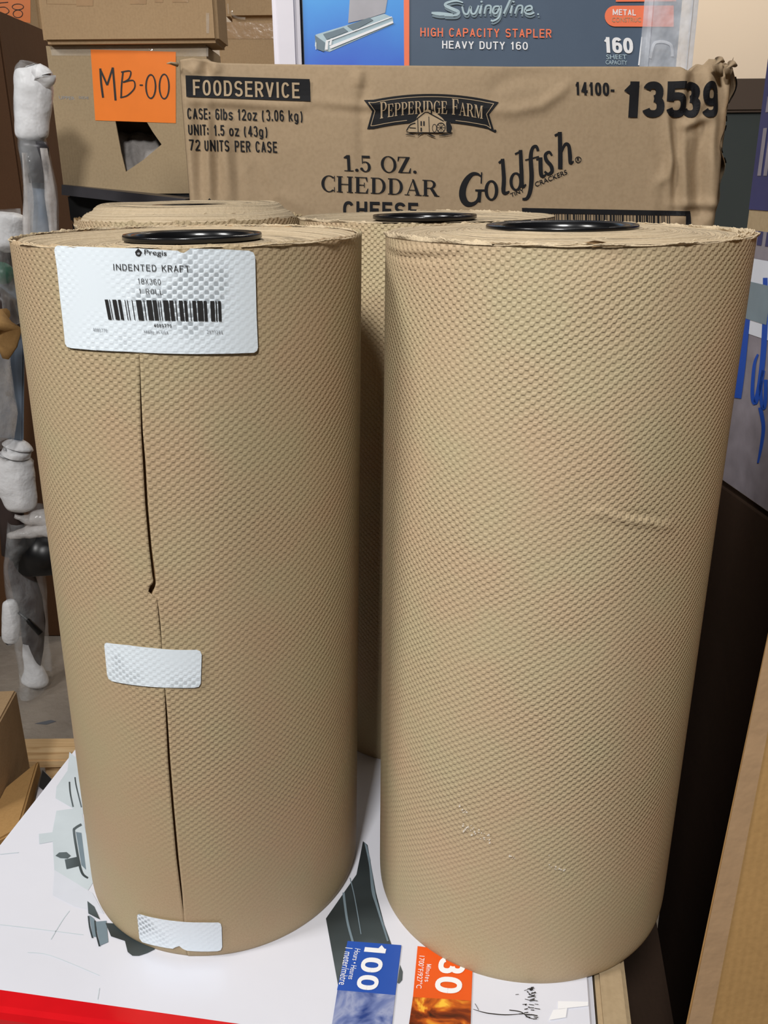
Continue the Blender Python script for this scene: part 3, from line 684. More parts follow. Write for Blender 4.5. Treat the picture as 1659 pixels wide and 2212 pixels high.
def make_roll(label, cx, cy, R, tx, ty, mat, core_r, prof, seam=False, crease=None, seed=1, core_off=(0, 0), flange=.0022, torn=(), rim_amp=.0012):
    T = thing('paper_roll', (cx, cy, 0), label, 'paper roll', 'embossed kraft paper rolls standing on the white carton')
    kx, ky = tx/HT, ty/HT
    sf = Cyl(cx, cy, R, tx, ty, crease)
    Rb = R - (.0035 if seam else 0)
    def pos(r, th, z): return (kx*z + r*np.sin(th), ky*z - r*np.cos(th), z)
    # paper body : side + end
    def side(I, J):
        th = (I*2 - 1)*np.pi; z = J*(HT - rim_amp*1.2) + ragged(th, seed, rim_amp)*(J > .999)
        r = Rb + .0004*np.sin(3*th + seed) - .0025*np.exp(-z/.004)
        if crease is not None: r = r + crease(th*R, z)
        return pos(r, th, z)
    me = grid_mesh('side', side, 360, 230, lambda I, J: ((I*2 - 1)*np.pi*R, J*HT))
    obj('paper_wrap', me, 'kraft_in' if seam else mat).parent = T
    if seam:
        Lp, Rp = seam_edges(); Li = sorted([sf.inv(*p)[::-1] for p in Lp]); Ri = sorted([sf.inv(*p)[::-1] for p in Rp])
        zl = [p[0] for p in Li]; ul = [p[1] for p in Li]; zr = [p[0] for p in Ri]; ur = [p[1] for p in Ri]
        def sheet(I, J):
            z = J*(HT - .0003); a = np.interp(z, zr, ur)/R; b = np.interp(z, zl, ul)/R + 2*np.pi
            th = a + (b - a)*I; z = z + ragged(th, seed, rim_amp)*(J > .999)
            lift = .0006*np.exp(-I*(2*np.pi)/.05) + .0003*np.exp(-(1 - I)*(2*np.pi)/.03)
            r = R + .0004*np.sin(3*th + seed) + lift - .0025*np.exp(-z/.004)
            return pos(r, th, z)
        def suv(I, J):
            z = J*HT; a = np.interp(z, zr, ur)/R; b = np.interp(z, zl, ul)/R + 2*np.pi
            th = a + (b - a)*I; return (np.where(th > np.pi, th - 2*np.pi, th)*R, z)
        # u must not jump inside a face: keep it continuous and shifted instead
        def suv2(I, J):
            z = J*HT; a = np.interp(z, zr, ur)/R; b = np.interp(z, zl, ul)/R + 2*np.pi
            th = a + (b - a)*I; per = .0050; tot = round(2*np.pi*R/per)*per
            return (np.where(I > .5, th*R - tot, th*R), z)
        me = grid_mesh('sheet', sheet, 420, 260, suv2)
        o = obj('outer_sheet', me, mat); o.parent = T
        mo = o.modifiers.new('s', 'SOLIDIFY'); mo.thickness = .0009; mo.offset = -1
        # layers under the sheet come up to the rim
    # end of the roll: wound paper edges
    rs = np.array([p[0] for p in prof]); zs = np.array([p[1] for p in prof])
    def end(I, J):
        th = J*2*np.pi; r = core_r*.9 + (Rb - core_r*.9)*I
        z = np.interp(r, rs, zs); z = z + .0004*np.sin(r*5200 + th) + .0002*np.sin(r*1900 + 2*np.sin(th*2 + seed)) + .0003*np.sin(th*5 + r*300)*np.clip((r - core_r)/.02, 0, 1)
        z = np.where(I > .999, np.interp(Rb, rs, zs), z)
        return (kx*z + r*np.sin(th), ky*z - r*np.cos(th), z)
    me = grid_mesh('end', end, 150, 260, lambda I, J: (core_r + (R - core_r)*I, J*.4))
    o = obj('wound_end', me, 'rings'); o.parent = T; o['label'] = 'top end of wound paper edges'
    # torn rim strips
    for (a0, a1, dr, h0, h1, sd) in torn:
        def strip(I, J):
            th = np.radians(a0 + (a1 - a0)*I); fade = np.sin(np.pi*I)**.35
            z = (HT + h0) + J*fade*(h1*(.5 + .5*ragged(th*1.7, sd, 1.4)))
            r = R + dr + J*fade*.0012*np.sin(th*17 + sd)
            return pos(r, th, z)
        me = grid_mesh('torn', strip, 140, 4, lambda I, J: (I*.1, J*.01))
        o = obj('torn_edge', me, 'kraft_tear'); o.parent = T
        mo = o.modifiers.new('s', 'SOLIDIFY'); mo.thickness = .0005
    # black plastic core plug
    zt = np.interp(core_r, rs, zs) + flange
    pr = [(core_r*.80, zt - .035), (core_r*.82, zt - .004), (core_r*.84, zt - .0008), (core_r*.88, zt - .0002), (core_r*.90, zt - .0022), (core_r*.94, zt - .0022),
          (core_r*.965, zt - .0004), (core_r*.99, zt), (core_r*1.0, zt - .0008), (core_r*1.0, zt - .0028), (core_r*.97, zt - .0034)]
    V, Fs = [], []; N = 72
    for r, z in pr:
        for k in range(N): a = 2*math.pi*k/N; V.append((kx*z + core_off[0] + r*math.sin(a), ky*z + core_off[1] - r*math.cos(a), z))
    for i in range(len(pr) - 1):
        for k in range(N): Fs.append((i*N + k, i*N + (k + 1) % N, (i + 1)*N + (k + 1) % N, (i + 1)*N + k))
    me = pydata('core', V, Fs); me.polygons.foreach_set('use_smooth', [True]*len(me.polygons))
    o = obj('core_plug', me, 'black_plastic'); o.parent = T; o['label'] = 'black plastic core plug'
    return T, sf

LR = (-.12322, .55639, .0994, .01209, -.00783)
RR = (.09795, .53542, .1034, .00779, .00757)
dish = lambda R, c, z=HT: [(0, z - .004), (c, z - .004), (c + .006, z - .005), (R*.72, z - .006), (R*.9, z - .003), (R*.985, z - .0005), (R, z - .0005)]
A, sfA = make_roll('kraft paper roll on the left with white barcode label and a torn seam down it', *LR, 'kraft_a', .0400, dish(LR[2], .04), seam=True, seed=2, core_off=(.001, .0),
    flange=.0042, torn=[(-88, -30, -.0006, -.0012, 0.0019, 1.3), (-50, 20, .0004, -.0012, 0.0012, 2.2), (25, 75, .0006, -.0012, 0.0009, 3.4), (-170, -95, -.001, -.0012, 0.0022, 4.2), (100, 190, -.001, -.0012, 0.0020, 5.5)])
tmp = Cyl(*RR)
fold = [tmp.inv(*p) for p in [(1275, 1105), (1320, 1110), (1360, 1122), (1410, 1128), (1450, 1138)]]
fold2 = [tmp.inv(*p) for p in [(1310, 1104), (1350, 1112), (1400, 1117), (1435, 1127)]]
dent = [tmp.inv(*p) for p in [(1150, 560), (1280, 545), (1400, 560)]]
lfold = [tmp.inv(*p) for p in [(840, 530), (870, 541), (920, 543), (1000, 540)]]
crR = creases([(fold, .0016, .0022), (fold2, -.0012, .0016), (lfold, .0013, .0016), ([(a, b - .003) for a, b in lfold], -.001, .0016), (dent, -.0006, .01)])
B, sfB = make_roll('large unlabelled kraft paper roll in front on the right, with a horizontal crease', *RR, 'kraft_b', .0435, [(0, HT + .0015), (.0435, HT + .0015), (.055, HT + .001), (.085, HT - .0015), (RR[2]*.985, HT - .0005), (RR[2], HT - .0005)], crease=crR, seed=5, core_off=(-.0018, .001),
    flange=.0024, torn=[(-95, -30, .0006, -.0012, 0.0033, 2.3), (-80, 5, -.0008, -.0012, 0.0025, 3.1), (55, 100, .0009, -.0012, 0.0023, 1.1), (30, 110, -.0022, -.0012, 0.0023, 6.1), (20, 95, -.005, -.0012, 0.0025, 5.2),
                       (-30, 60, .0003, -.0012, 0.0013, 7.7), (110, 250, -.0012, -.0012, 0.0025, 8.1), (60, 130, -.009, -.0012, 0.0026, 2.7)])
C3 = (.036, .765, .1025, .0, .0)
C_, sfC = make_roll('kraft paper roll behind, standing in the gap between the two front rolls', *C3, 'kraft_c', .0420, dish(C3[2], .042), seed=9, flange=.0048, core_off=(-.001, 0),
    torn=[(-90, -20, .0003, -.0012, 0.0022, 1.0), (110, 200, -.001, -.0012, 0.0022, 2.0)])
C4 = (-.172, .852, .1000, .0, .0)
D4, sfD = make_roll('kraft paper roll at the back left, its layers slipped up into a low cone', *C4, 'kraft_c', .0330,
    [(0, .4625), (.033, .4625), (.05, .4640), (.0775, .4655), (.081, .4640), (.0845, .4600), (.091, .4570), (.0985, .4490), (.1, .4485)], seed=4, flange=.0018,
    torn=[(-100, -40, .0003, -.010, .004, 1.7), (-60, 80, -.014, -.0005, .004, 3.3)], rim_amp=.003)

# --- labels on the left roll
def lab(name, shape, label, h=.0014, mat='label'):
    o = decal(name, sfA, shape, mat, A, h, cell=.004); o['label'] = label; return o
LAB = lab('shipping_label', poly([(129, 530), (200, 533), (300, 536), (384, 541), (391, 545), (397, 546), (404, 542), (412, 536), (430, 537), (480, 538), (535, 541), (545, 545), (549, 554), (550, 600), (552, 680), (555, 750), (553, 757), (547, 761), (500, 762), (450, 763), (400, 763),
    (350, 762), (300, 760), (250, 757), (200, 754), (158, 751), (149, 748), (145, 741), (141, 700), (134, 640), (128, 580), (122, 540), (124, 533)]), 'large white label with barcode and lettering')
lab('blank_label', poly([(234, 1386), (280, 1391), (330, 1397), (380, 1401), (425, 1401), (433, 1404), (436, 1412), (434, 1474), (430, 1481), (420, 1483), (380, 1483), (330, 1481), (290, 1477), (245, 1469), (238, 1464), (235, 1456), (229, 1394), (230, 1388)]), 'blank white sticker across the seam')
lab('blank_label', poly([(303, 1971), (340, 1980), (380, 1986), (400, 1988), (440, 1989), (472, 1989), (477, 1992), (479, 2000), (480, 2042), (477, 2049), (470, 2051), (405, 2050), (396, 2046), (389, 2040), (380, 2043), (375, 2046), (340, 2040), (310, 2032), (304, 2024), (299, 1974)]), 'blank white sticker near the bottom edge')
INKL = .0018
def ltext(txt, bl, br, tl, mat='ink', bold=0, sp=1):
    decal('label_lettering', sfA, grot_px(txt, bl, br, tl, .62, .10 + bold, .22), mat, LAB, INKL, cell=.006)
decal('label_lettering', sfA, fit_quad(serif_text_p := merge([warp(font_shape('Pregis', .005), lambda x, y: (x, y))]), (314, 552), (361, 555), (314, 538)), 'ink', LAB, INKL, cell=.006)
decal('label_logo', sfA, merge([disc(301, 546.5, 6, 6), poly([(294, 544), (301, 536), (309, 544), (306, 548), (296, 548)])]), 'ink', LAB, INKL, cell=.006)
decal('label_logo', sfA, disc(302, 547, 3, 2.6), 'ink_faint', LAB, INKL + .0002)
ltext('INDENTED KRAFT', (249, 583), (410, 587), (248, 569), 'ink', .01)
ltext('18X360', (301, 612), (349, 614), (300, 600), 'ink')
ltext('1 ROLL', (303, 633), (354, 635), (302, 622), 'ink')
ltext('4085770', (335, 705), (372, 706), (334, 698), 'ink', .06)
ltext('Made in USA', (314, 718), (365, 720), (313, 711), 'ink_grey')
ltext('4085770', (206, 714), (236, 716), (205, 707), 'ink_grey')
ltext('2577284', (447, 719), (480, 720), (446, 712), 'ink_grey')
bars = [(230, 8), (239.5, 2), (246, 10), (258, 7), (272, 2), (277, 2), (287, 2), (296, 13), (312, 2), (318, 12.5), (331, 10), (342, 2), (346.5, 2), (353, 13), (366.5, 9.5), (379, 2), (386.5, 9.5), (397.5, 7), (409, 2), (415, 9), (425.5, 13.5), (439, 7.5), (453, 10), (464, 3), (469.5, 7)]
decal('barcode', sfA, merge([quad((x, 646 + (x - 230)*.014), (x + w*.86, 646 + (x - 230)*.014), (x + w*.86 + 8 - (x - 230)*.026, 689 + (x - 230)*.014), (x + 8 - (x - 230)*.026, 689 + (x - 230)*.014)) for x, w in bars]), 'ink', LAB, INKL, cell=.008)
# clear tape residue on the right roll
rs_ = []
for (x0, y0, x1, y1, n) in ((992, 1732, 1010, 1762, 10), (988, 1765, 1060, 1822, 34), (1100, 1840, 1112, 1856, 6), (1184, 1843, 1186, 1846, 1), (1180, 1862, 1222, 1884, 12)):
    for i in range(n):
        x = random.uniform(x0, x1); y = y0 + (y1 - y0)*((x - x0)/(x1 - x0))*.6 + random.uniform(0, .4)*(y1 - y0); r = random.uniform(.8, 2.6)
        rs_.append(poly([(x + r*random.uniform(.5, 1.3)*math.cos(a), y + r*random.uniform(.5, 1.3)*math.sin(a)) for a in [k*math.pi/3 for k in range(6)]]))
o = decal('tape_residue', sfB, merge(rs_), 'residue', B, .0009); o['label'] = 'flecks of clear tape left on the paper'

o = decal('small_tear', sfB, merge([poly([(1262, 524), (1284, 519), (1310, 523), (1290, 529), (1300, 531), (1278, 534), (1284, 527)])]), 'kraft_in', B, .0010, cell=.004); o['label'] = 'small torn nick under the rim'
o = decal('small_tear', sfB, merge([poly([(1272, 515), (1300, 511), (1316, 512), (1296, 518)]), ]), 'kraft_tear', B, .0022, cell=.004, thick=.0005)

# ================================================================== PRINTED CRACKER CARTON
GY = 1.0
g0 = aty(385, 128, GY); g1 = aty(1583, 140, GY); GT = (g0.z + g1.z)/2; GB = .19
gu = Vector((1, 0, 0)); GW = g1.x - g0.x
gp0 = Plane((g0.x, GY, GB), (1, 0, 0), (0, 0, 1))
q = lambda *pts: [gp0.inv(*p) for p in pts]
gf = creases([(q((660, 222), (760, 232), (860, 234), (960, 236), (1040, 238)), .0030, .006), (q((668, 229), (760, 239), (860, 241), (1040, 245)), -.0024, .005),
    (q((1040, 238), (1110, 240), (1170, 228), (1210, 200), (1230, 180)), .0030, .006), (q((1060, 205), (1080, 180), (1120, 165), (1200, 165)), -.002, .008),
    (q((790, 150), (788, 185), (780, 230), (786, 420)), -.0022, .006), (q((776, 150), (777, 190)), .003, .007),
    (q((428, 232), (430, 330), (434, 440)), -.0045, .0055), (q((450, 232), (452, 330), (456, 440)), .0035, .005), (q((462, 232), (466, 330), (470, 440)), -.004, .006), (q((482, 260), (490, 350), (500, 440)), .004, .008), (q((505, 290), (515, 440)), -.002, .006),
    (q((400, 220), (500, 222), (600, 232), (660, 232)), .0026, .006), (q((400, 232), (500, 236), (660, 242)), -.002, .005),
    (q((420, 135), (425, 160)), .004, .006), (q((440, 130), (446, 165)), -.004, .005), (q((460, 128), (470, 160)), .004, .006),
    (q((1440, 240), (1448, 330), (1446, 450)), .0045, .005), (q((1456, 230), (1460, 330), (1462, 450)), -.0045, .005), (q((1478, 260), (1476, 350), (1478, 470)), .0045, .006),
    (q((1500, 200), (1516, 280), (1510, 380), (1512, 470)), -.006, .007), (q((1535, 160), (1545, 260), (1535, 360), (1530, 470)), .006, .008), (q((1480, 150), (1478, 200), (1470, 240)), .007, .007), (q((1498, 160), (1494, 210), (1482, 250)), -.007, .007),
    (q((1525, 140), (1520, 200), (1500, 260)), .006, .007), (q((1556, 150), (1560, 250), (1556, 330)), -.006, .007), (q((1475, 272), (1500, 268), (1530, 255)), .005, .005), (q((1480, 282), (1530, 268)), -.004, .005),
    (q((1420, 400), (1440, 380), (1460, 330)), .003, .006), (q((1300, 190), (1380, 180)), .0012, .02), (q((560, 350), (600, 420), (660, 450)), .002, .008), (q((540, 360), (590, 430)), -.0015, .01), (q((860, 340), (862, 430)), -.001, .01),
    (q((1450, 445), (1520, 442), (1560, 446)), .004, .006), (q((1450, 455), (1560, 456)), -.003, .005)])
def gbump(u, v):
    s = np.asarray(u)/GW
    return gf(u, v) + .0012*np.sin(u*17)*np.sin(v*13 + 1) + .0012*np.clip((s - .86)/.05, 0, 1)*np.sin(u*190 + 3*np.sin(v*40))
gp = Plane((g0.x, GY, GB), (1, 0, 0), (0, 0, 1), lambda a, b: float(gbump(a, b)))
GBX = thing('cracker_carton', (g0.x + GW/2, GY + .15, GB), 'large printed brown cracker carton with black lettering, crushed at its top right corner', 'box')
def tojag(me): me.transform(Matrix.Translation(-Vector(GBX.location))); return me
GH = GT - GB
# top outline of the front wall (pixel points read along the torn edge)
tops = [(385, 128), (400, 126), (415, 124), (440, 129), (470, 135), (560, 137), (700, 139), (900, 141), (1100, 143), (1300, 143), (1440, 143), (1470, 144), (1484, 152), (1494, 151), (1508, 137), (1520, 140), (1534, 126), (1545, 127), (1556, 123), (1562, 130), (1568, 140), (1574, 138), (1583, 142), (1590, 150)]
tu = [gp0.inv(*p) for p in tops]; tu_x = [p[0] for p in tu]; tu_z = [p[1] for p in tu]
def front(I, J):
    u = -.001 + (GW + .003)*I; zt = np.interp(u, tu_x, tu_z); v = J*zt
    d = gbump(u, v); lean = .004*np.clip((v - GH*.9)/(GH*.1), 0, 1)**2
    edge = np.clip(np.minimum(I, 1 - I)*GW/.006, 0, 1); rnd = -.006*(1 - edge)**2
    return (g0.x + u, GY - (d + rnd) + lean, GB + v)
me = tojag(grid_mesh('front', front, 420, 220)); o = obj('front_panel', me, 'carton'); o.parent = GBX
mo = o.modifiers.new('s', 'SOLIDIFY'); mo.thickness = .004; mo.offset = 1 if False else -1
bm = box_bm((g0.x + .003, GY + .012, GB), (g1.x - .002, GY + .36, GT - .014), .004)
o = obj('carton_body', tojag(from_bm(bm, 'b')), 'carton'); o.parent = GBX
# right crumpled corner and side wall
def sidew(I, J):
    y = GY - .001 + I*.34; v = J*(GH + .004*np.sin(I*60)*np.exp(-I*8)); d = .003*np.sin(v*70) + .002*np.sin(v*170 + I*20) - .004*np.exp(-I*30)
    return (g1.x + .004 + d, y, GB + v)
o = obj('side_panel', tojag(grid_mesh('side', sidew, 60, 120)), 'carton'); o.parent = GBX
# black bars printed on the corner
def corner_bar(v0, v1, i0, i1):
    def f(I, J):
        y = GY + i0 + (i1 - i0)*I; v = v0 + (v1 - v0)*J; d = .003*np.sin(v*70) + .002*np.sin(v*170 + ((y - GY + .001)/.34)*20) - .004*np.exp(-((y - GY + .001)/.34)*30)
        return (g1.x + .0055 + d, y, GB + v)
    o = obj('corner_print', tojag(grid_mesh('cb', f, 6, 24)), 'ink_box'); o.parent = GBX
vz = lambda py: gp0.inv(1583, py)[1]
corner_bar(vz(222), vz(165), .0, .02)
for a, b in ((262, 250), (282, 270), (305, 292), (330, 318), (352, 340)): corner_bar(vz(a), vz(b), 0, .014)
o = obj('torn_flap', tojag(tube([aty(1556, 165, GY - .006), aty(1549, 140, GY - .012), aty(1553, 127, GY - .008), aty(1562, 134, GY - .002)], [.003, .0055, .0045, .002], flat=.5)), 'carton'); o.parent = GBX
o = obj('torn_flap', tojag(tube([aty(1572, 170, GY - .003), aty(1574, 150, GY - .008), aty(1580, 136, GY - .004), aty(1588, 142, GY + .004)], [.002, .0042, .0042, .0025], flat=.6)), 'carton'); o.parent = GBX
o = obj('torn_flap', tojag(tube([aty(384, 140, GY - .002), aty(368, 136, GY - .005), aty(362, 137, GY - .008)], [.005, .003, .0015], flat=.4)), 'carton'); o.parent = GBX

def gd(name, shape, mat='ink_box', h=.0009, cell=.0045): return decal(name, gp, shape, mat, GBX, h, cell)
def gtext(txt, bl, br, tl, bold=0.0, mat='ink_box', sp=1.0, name='printed_lettering', h=.0009): gd(name, text_px(txt, bl, br, tl, bold, sp), mat, h)
gd('printed_banner', quad((401, 163), (669, 171), (671, 219), (403, 209)))
gd('printed_lettering', grot_px('FOODSERVICE', (418, 206), (648, 213), (417, 172), .50, .135, .15), 'tan_print', .0016)
gd('printed_lettering', grot_px('CASE: 6lbs 12oz (3.06 kg)', (405, 257), (654, 263), (404, 233), .40, .13, .10))
gd('printed_lettering', grot_px('UNIT: 1.5 oz (43g)', (407, 291), (578, 296), (406, 268), .40, .13, .10))
gd('printed_lettering', grot_px('72 UNITS PER CASE', (409, 325), (599, 330), (408, 301), .42, .13, .11))
gd('printed_lettering', grot_px('14100-', (1243, 205), (1327, 207), (1242, 177), .42, .16, .08))
for ch, x0, x1, dx in (('1', 1344, 1378, 4), ('3', 1387, 1434, 2), ('5', 1438, 1484, 0), ('3', 1474, 1510, 3), ('9', 1514, 1551, 1)):
    gd('printed_lettering', grot_px(ch, (x0, 254), (x1, 254), (x0 + dx, 176), .60, .205), 'ink_box', .0012, .003)
# cheddar lines
gd('printed_lettering', fit_quad(serif_text('1.5 OZ.'), (744, 370), (900, 375), (742, 334)))
gd('printed_lettering', fit_quad(serif_text('CHEDDAR'), (694, 414), (949, 425), (694, 378)))
gd('printed_lettering', grot_px('CHEESE', (741, 470), (903, 474), (741, 434), .62, .17, .14))
# farm banner: arched ribbon with cut ends
def arch(x, y):   # x -1..1, y 0..1 (0 bottom, 1 top)
    px = 930 + x*134; base = 264 + 17*x*x; top_ = 203 + 15*x*x
    return (px, base + (top_ - base)*y)
def ribbon(k, y0, y1, inset=0):
    up = [arch(-k + 2*k*i/24, y1) for i in range(25)]; lo = [arch(k - 2*k*i/24, y0) for i in range(25)]
    return up, lo
up = [arch(-1 + 2*i/24, 1) for i in range(25)]; lo = [arch(1 - 2*i/24, 0) for i in range(25)]
outer = [(786, 216)] + up[1:-1] + [(1077, 221), (1056, 247), (1068, 286)] + lo[1:-1] + [(793, 279), (804, 240)]
gd('printed_banner', poly(outer))
gd('printed_banner', merge([stroke([(796, 221)] + [arch(-.93 + 1.86*i/16, .90) for i in range(17)] + [(1066, 224)], 1.4, 2), stroke([(1066, 224), (1050, 247), (1060, 278)], 1.4, curved=False), stroke([(796, 221), (810, 240), (801, 272)], 1.4, curved=False),
    stroke([(801, 272)] + [arch(-.9 + .52*i/6, .10) for i in range(7)], 1.4, 2), stroke([arch(.40 + .5*i/6, .10) for i in range(7)] + [(1060, 278)], 1.4, 2)]), 'tan_print', .0014)
pf = serif_text('PEPPERIDGE FARM', .80); xs = [p[0] for p in pf[0]]; x1 = max(xs)
def pfw(x, y):
    s = -.82 + 1.66*x/x1; a = arch(s, .30); b = arch(s, .86); return (a[0] + (b[0] - a[0])*y, a[1] + (b[1] - a[1])*y)
gd('printed_lettering', warp(pf, pfw), 'tan_print', .0015, .006)
# mill picture
gd('mill_picture', merge([poly([(898, 258), (905, 247), (917, 241), (922, 236), (940, 243), (956, 256), (960, 262), (972, 265), (977, 286), (900, 288), (884, 286), (876, 281), (884, 268), (897, 262)])]), 'tan_print', .0018)
mill = [stroke([(896, 260), (918, 243), (924, 243), (958, 262)], 2, curved=False), stroke([(902, 256), (903, 287)], 1.6), stroke([(926, 252), (927, 287)], 1.4), rect(908, 262, 911, 272), rect(914, 262, 917, 272), rect(908, 276, 911, 284), stroke([(878, 282), (886, 270), (897, 266)], 2.2), stroke([(884, 276), (898, 277)], 1.5),
        ring(952, 276, 10, 11, 1.6, 1.6), stroke([(942, 276), (962, 276)], 1), stroke([(952, 265), (952, 287)], 1), stroke([(945, 268), (959, 284)], 1), stroke([(959, 268), (945, 284)], 1), ring(938, 277, 5, 9, 1.2, 1.2), poly([(963, 264), (970, 262), (976, 275), (974, 286), (964, 285)]),
        stroke([(876, 291), (884, 290), (896, 292)], [1, 2.4, 1]), stroke([(902, 294), (908, 289), (914, 288)], [1, 2.4, 1]), stroke([(922, 289), (932, 293), (940, 296)], [1, 3, 1]), stroke([(948, 293), (960, 292), (975, 290)], [1, 2.6, 1]), rect(930, 236, 933, 246), stroke([(878, 286), (976, 287)], 1.4)]
gd('mill_picture', merge(mill), 'ink_box', .0022, None)
gd('trademark_dot', disc(1069, 283, 3, 3))
# goldfish script lettering
G = [stroke([(1040, 383), (1032, 376), (1020, 376), (1008, 388), (1000, 406), (999, 424), (1006, 438), (1018, 441), (1030, 434), (1036, 418)], [2, 5, 8, 12, 14, 15, 13, 9, 6, 6]), stroke([(1040, 372), (1039, 396)], 3), rect(1026, 409, 1048, 413), stroke([(1036, 411), (1034, 436)], 8),
     ring(1061, 411, 15, 22, 7.5, 4), stroke([(1077, 352), (1086, 345)], 5), stroke([(1085, 343), (1088, 385), (1087, 412), (1092, 417), (1100, 413)], [8, 9, 9, 7, 3]),
     ring(1114, 392, 14, 20, 7, 4), stroke([(1112, 333), (1124, 327)], 4), stroke([(1124, 324), (1126, 370), (1128, 402), (1136, 398)], [8, 9, 8, 3]),
     stroke([(1162, 326), (1158, 316), (1150, 320), (1146, 340), (1148, 380), (1145, 412), (1138, 428), (1128, 430)], [6, 6, 7, 9, 10, 9, 7, 5]), stroke([(1134, 346), (1164, 338)], 3),
     stroke([(1158, 345), (1166, 342)], 4), stroke([(1167, 340), (1168, 372), (1172, 381), (1180, 376)], [9, 9, 7, 3]),
     stroke([(1192, 336), (1186, 328), (1178, 334), (1180, 346), (1190, 358), (1192, 370), (1184, 376), (1176, 370)], [4, 5, 7, 8, 8, 8, 6, 4]),
     stroke([(1198, 293), (1208, 288)], 5), stroke([(1209, 285), (1210, 330), (1210, 365)], [9, 10, 10]), stroke([(1212, 330), (1220, 312), (1228, 314), (1231, 335), (1232, 352), (1239, 348)], [4, 6, 7, 9, 7, 3])]
gd('printed_lettering', merge(G), 'ink_box', .0009)
gd('registered_mark', merge([ring(1249, 345, 7, 7, 1.6, 1.6), text_px('R', (1246, 349), (1252, 348), (1246, 341), .02)]), 'ink_box', .0009)
gtext('TINY', (1104, 426), (1133, 414), (1101, 418), .01)
gtext('CRACKERS', (1157, 404), (1226, 376), (1154, 394), .01)
# barcode frame
gd('printed_barcode', merge([quad((1127, 449), (1492, 456), (1493, 466), (1129, 460)), quad((1481, 460), (1493, 460), (1494, 500), (1482, 500)), quad((1127, 449), (1139, 449), (1141, 500), (1129, 500))]))
bs = []; x = 1150
while x < 1448:
    w = random.choice([2, 2, 4.5, 4.5]); bs.append(quad((x, 459), (x + w, 459), (x + w + .3, 500), (x + .3, 500))); x += w + random.choice([2.2, 2.2, 5])
gd('printed_barcode', merge(bs), 'ink_box', .0009, None)
gd('arrow_mark', poly([(446, 436), (453, 428), (461, 437)]))

# support carton under the cracker carton
SB = tag(obj('support_carton', from_bm(box_bm((g0.x + .01, GY + .005, FLOOR), (g1.x - .01, GY + .36, GB - .0005), .004), 's'), 'carton_c'), 'plain brown carton hidden under the printed cracker carton behind the rolls', 'box')

# ================================================================== STAPLER PACKAGE
SY = 1.05; sb = .5*(aty(700, 141, SY).z + aty(1400, 141, SY).z) - .004
s0 = aty(590, 60, SY); s1 = aty(1488, 140, SY); zb = GT - .0138
sp_ = Plane((s0.x, SY - .0006, zb), (1, 0, 0), (0, 0, 1))
ST = thing('stapler_package', ((s0.x + s1.x)/2, SY + .06, zb), 'blue and slate stapler package in frosted plastic on top of the cracker carton', 'package')
loc = Matrix.Translation(-Vector(ST.location))
def sadd(name, me, mat): me.transform(loc); o = obj(name, me, mat); o.parent = ST; return o
in0 = aty(655, 100, SY).x; in1 = aty(1466, 100, SY).x
sadd('package_box', from_bm(box_bm((in0, SY, zb + .0015), (in1, SY + .10, zb + .22), .003), 'b'), 'slate')
def sd(name, shape, mat, h=.0004): return decal(name, sp_, shape, mat, ST, h)
def in_uv(px, py, fx=None): a_ = sp_.inv(px, py); return (fx if fx is not None else a_[0], a_[1])
a_, b_ = sp_.inv(873, 141), sp_.inv(873, -30)
M['sb'] = gradient_mat('blue_picture_print', [(.0, lin((74, 108, 208))), (.45, lin((84, 158, 232))), (1, lin((104, 204, 250)))], 2, 0, .16, nz=.6, nscale=9)
decal('blue_panel', sp_, quad((in0 - s0.x + .001, .003), (a_[0], .003), (b_[0], .2), (in0 - s0.x + .001, .2)), 'sb', ST, .0004, px=False)
sd('orange_stripe', quad((872, -30), (884, -30), (884, 142), (873, 142)), 'coral', .0007)
sd('stapler_picture', merge([poly([(682, 75), (830, 30), (848, 38), (850, 52), (712, 112), (690, 108), (680, 100)])]), 'silver_print', .0008)
sd('stapler_picture', poly([(756, -6), (838, -8), (832, 28), (795, 40), (752, 50)]), 'steel_white', .0010)
sd('stapler_picture', merge([poly([(698, 74), (742, 60), (752, 68), (706, 86)]), poly([(750, 56), (798, 38), (806, 44), (776, 60), (766, 68)]), poly([(680, 76), (702, 92), (700, 112), (684, 106)])]), 'silver_dark', .0014)
sd('stapler_picture', merge([quad((704, 88), (710, 86), (708, 108), (702, 108)), quad((714, 84), (718, 83), (716, 98), (711, 98)), quad((682, 92), (683.5, 92), (683.5, 108), (682, 107)), quad((712, 100), (848, 46), (850, 50), (714, 106)), quad((706, 88), (846, 36), (847, 38), (707, 91))]), 'white', .0018)
sd('printed_lettering', merge([grot_px('HIGH CAPACITY STAPLER', (908, 79), (1191, 82), (908, 60), .66, .15, .2), ]), 'coral', .0006)
sd('printed_lettering', grot_px('HEAVY DUTY 160', (955, 105), (1140, 108), (955, 88), .62, .15, .17), 'white', .0006)
sd('printed_lettering', grot_px('160', (1306, 114), (1368, 116), (1304, 80), .56, .2, .06), 'white', .0006)
sd('printed_lettering', merge([text_px('SHEET', (1310, 128), (1354, 128), (1309, 118), 0), text_px('CAPACITY', (1308, 139), (1354, 140), (1308, 130), 0)]), 'silver_print', .0006)
sd('thin_rule', quad((1385, 80), (1387, 80), (1381, 141), (1378, 141)), 'white', .0006)
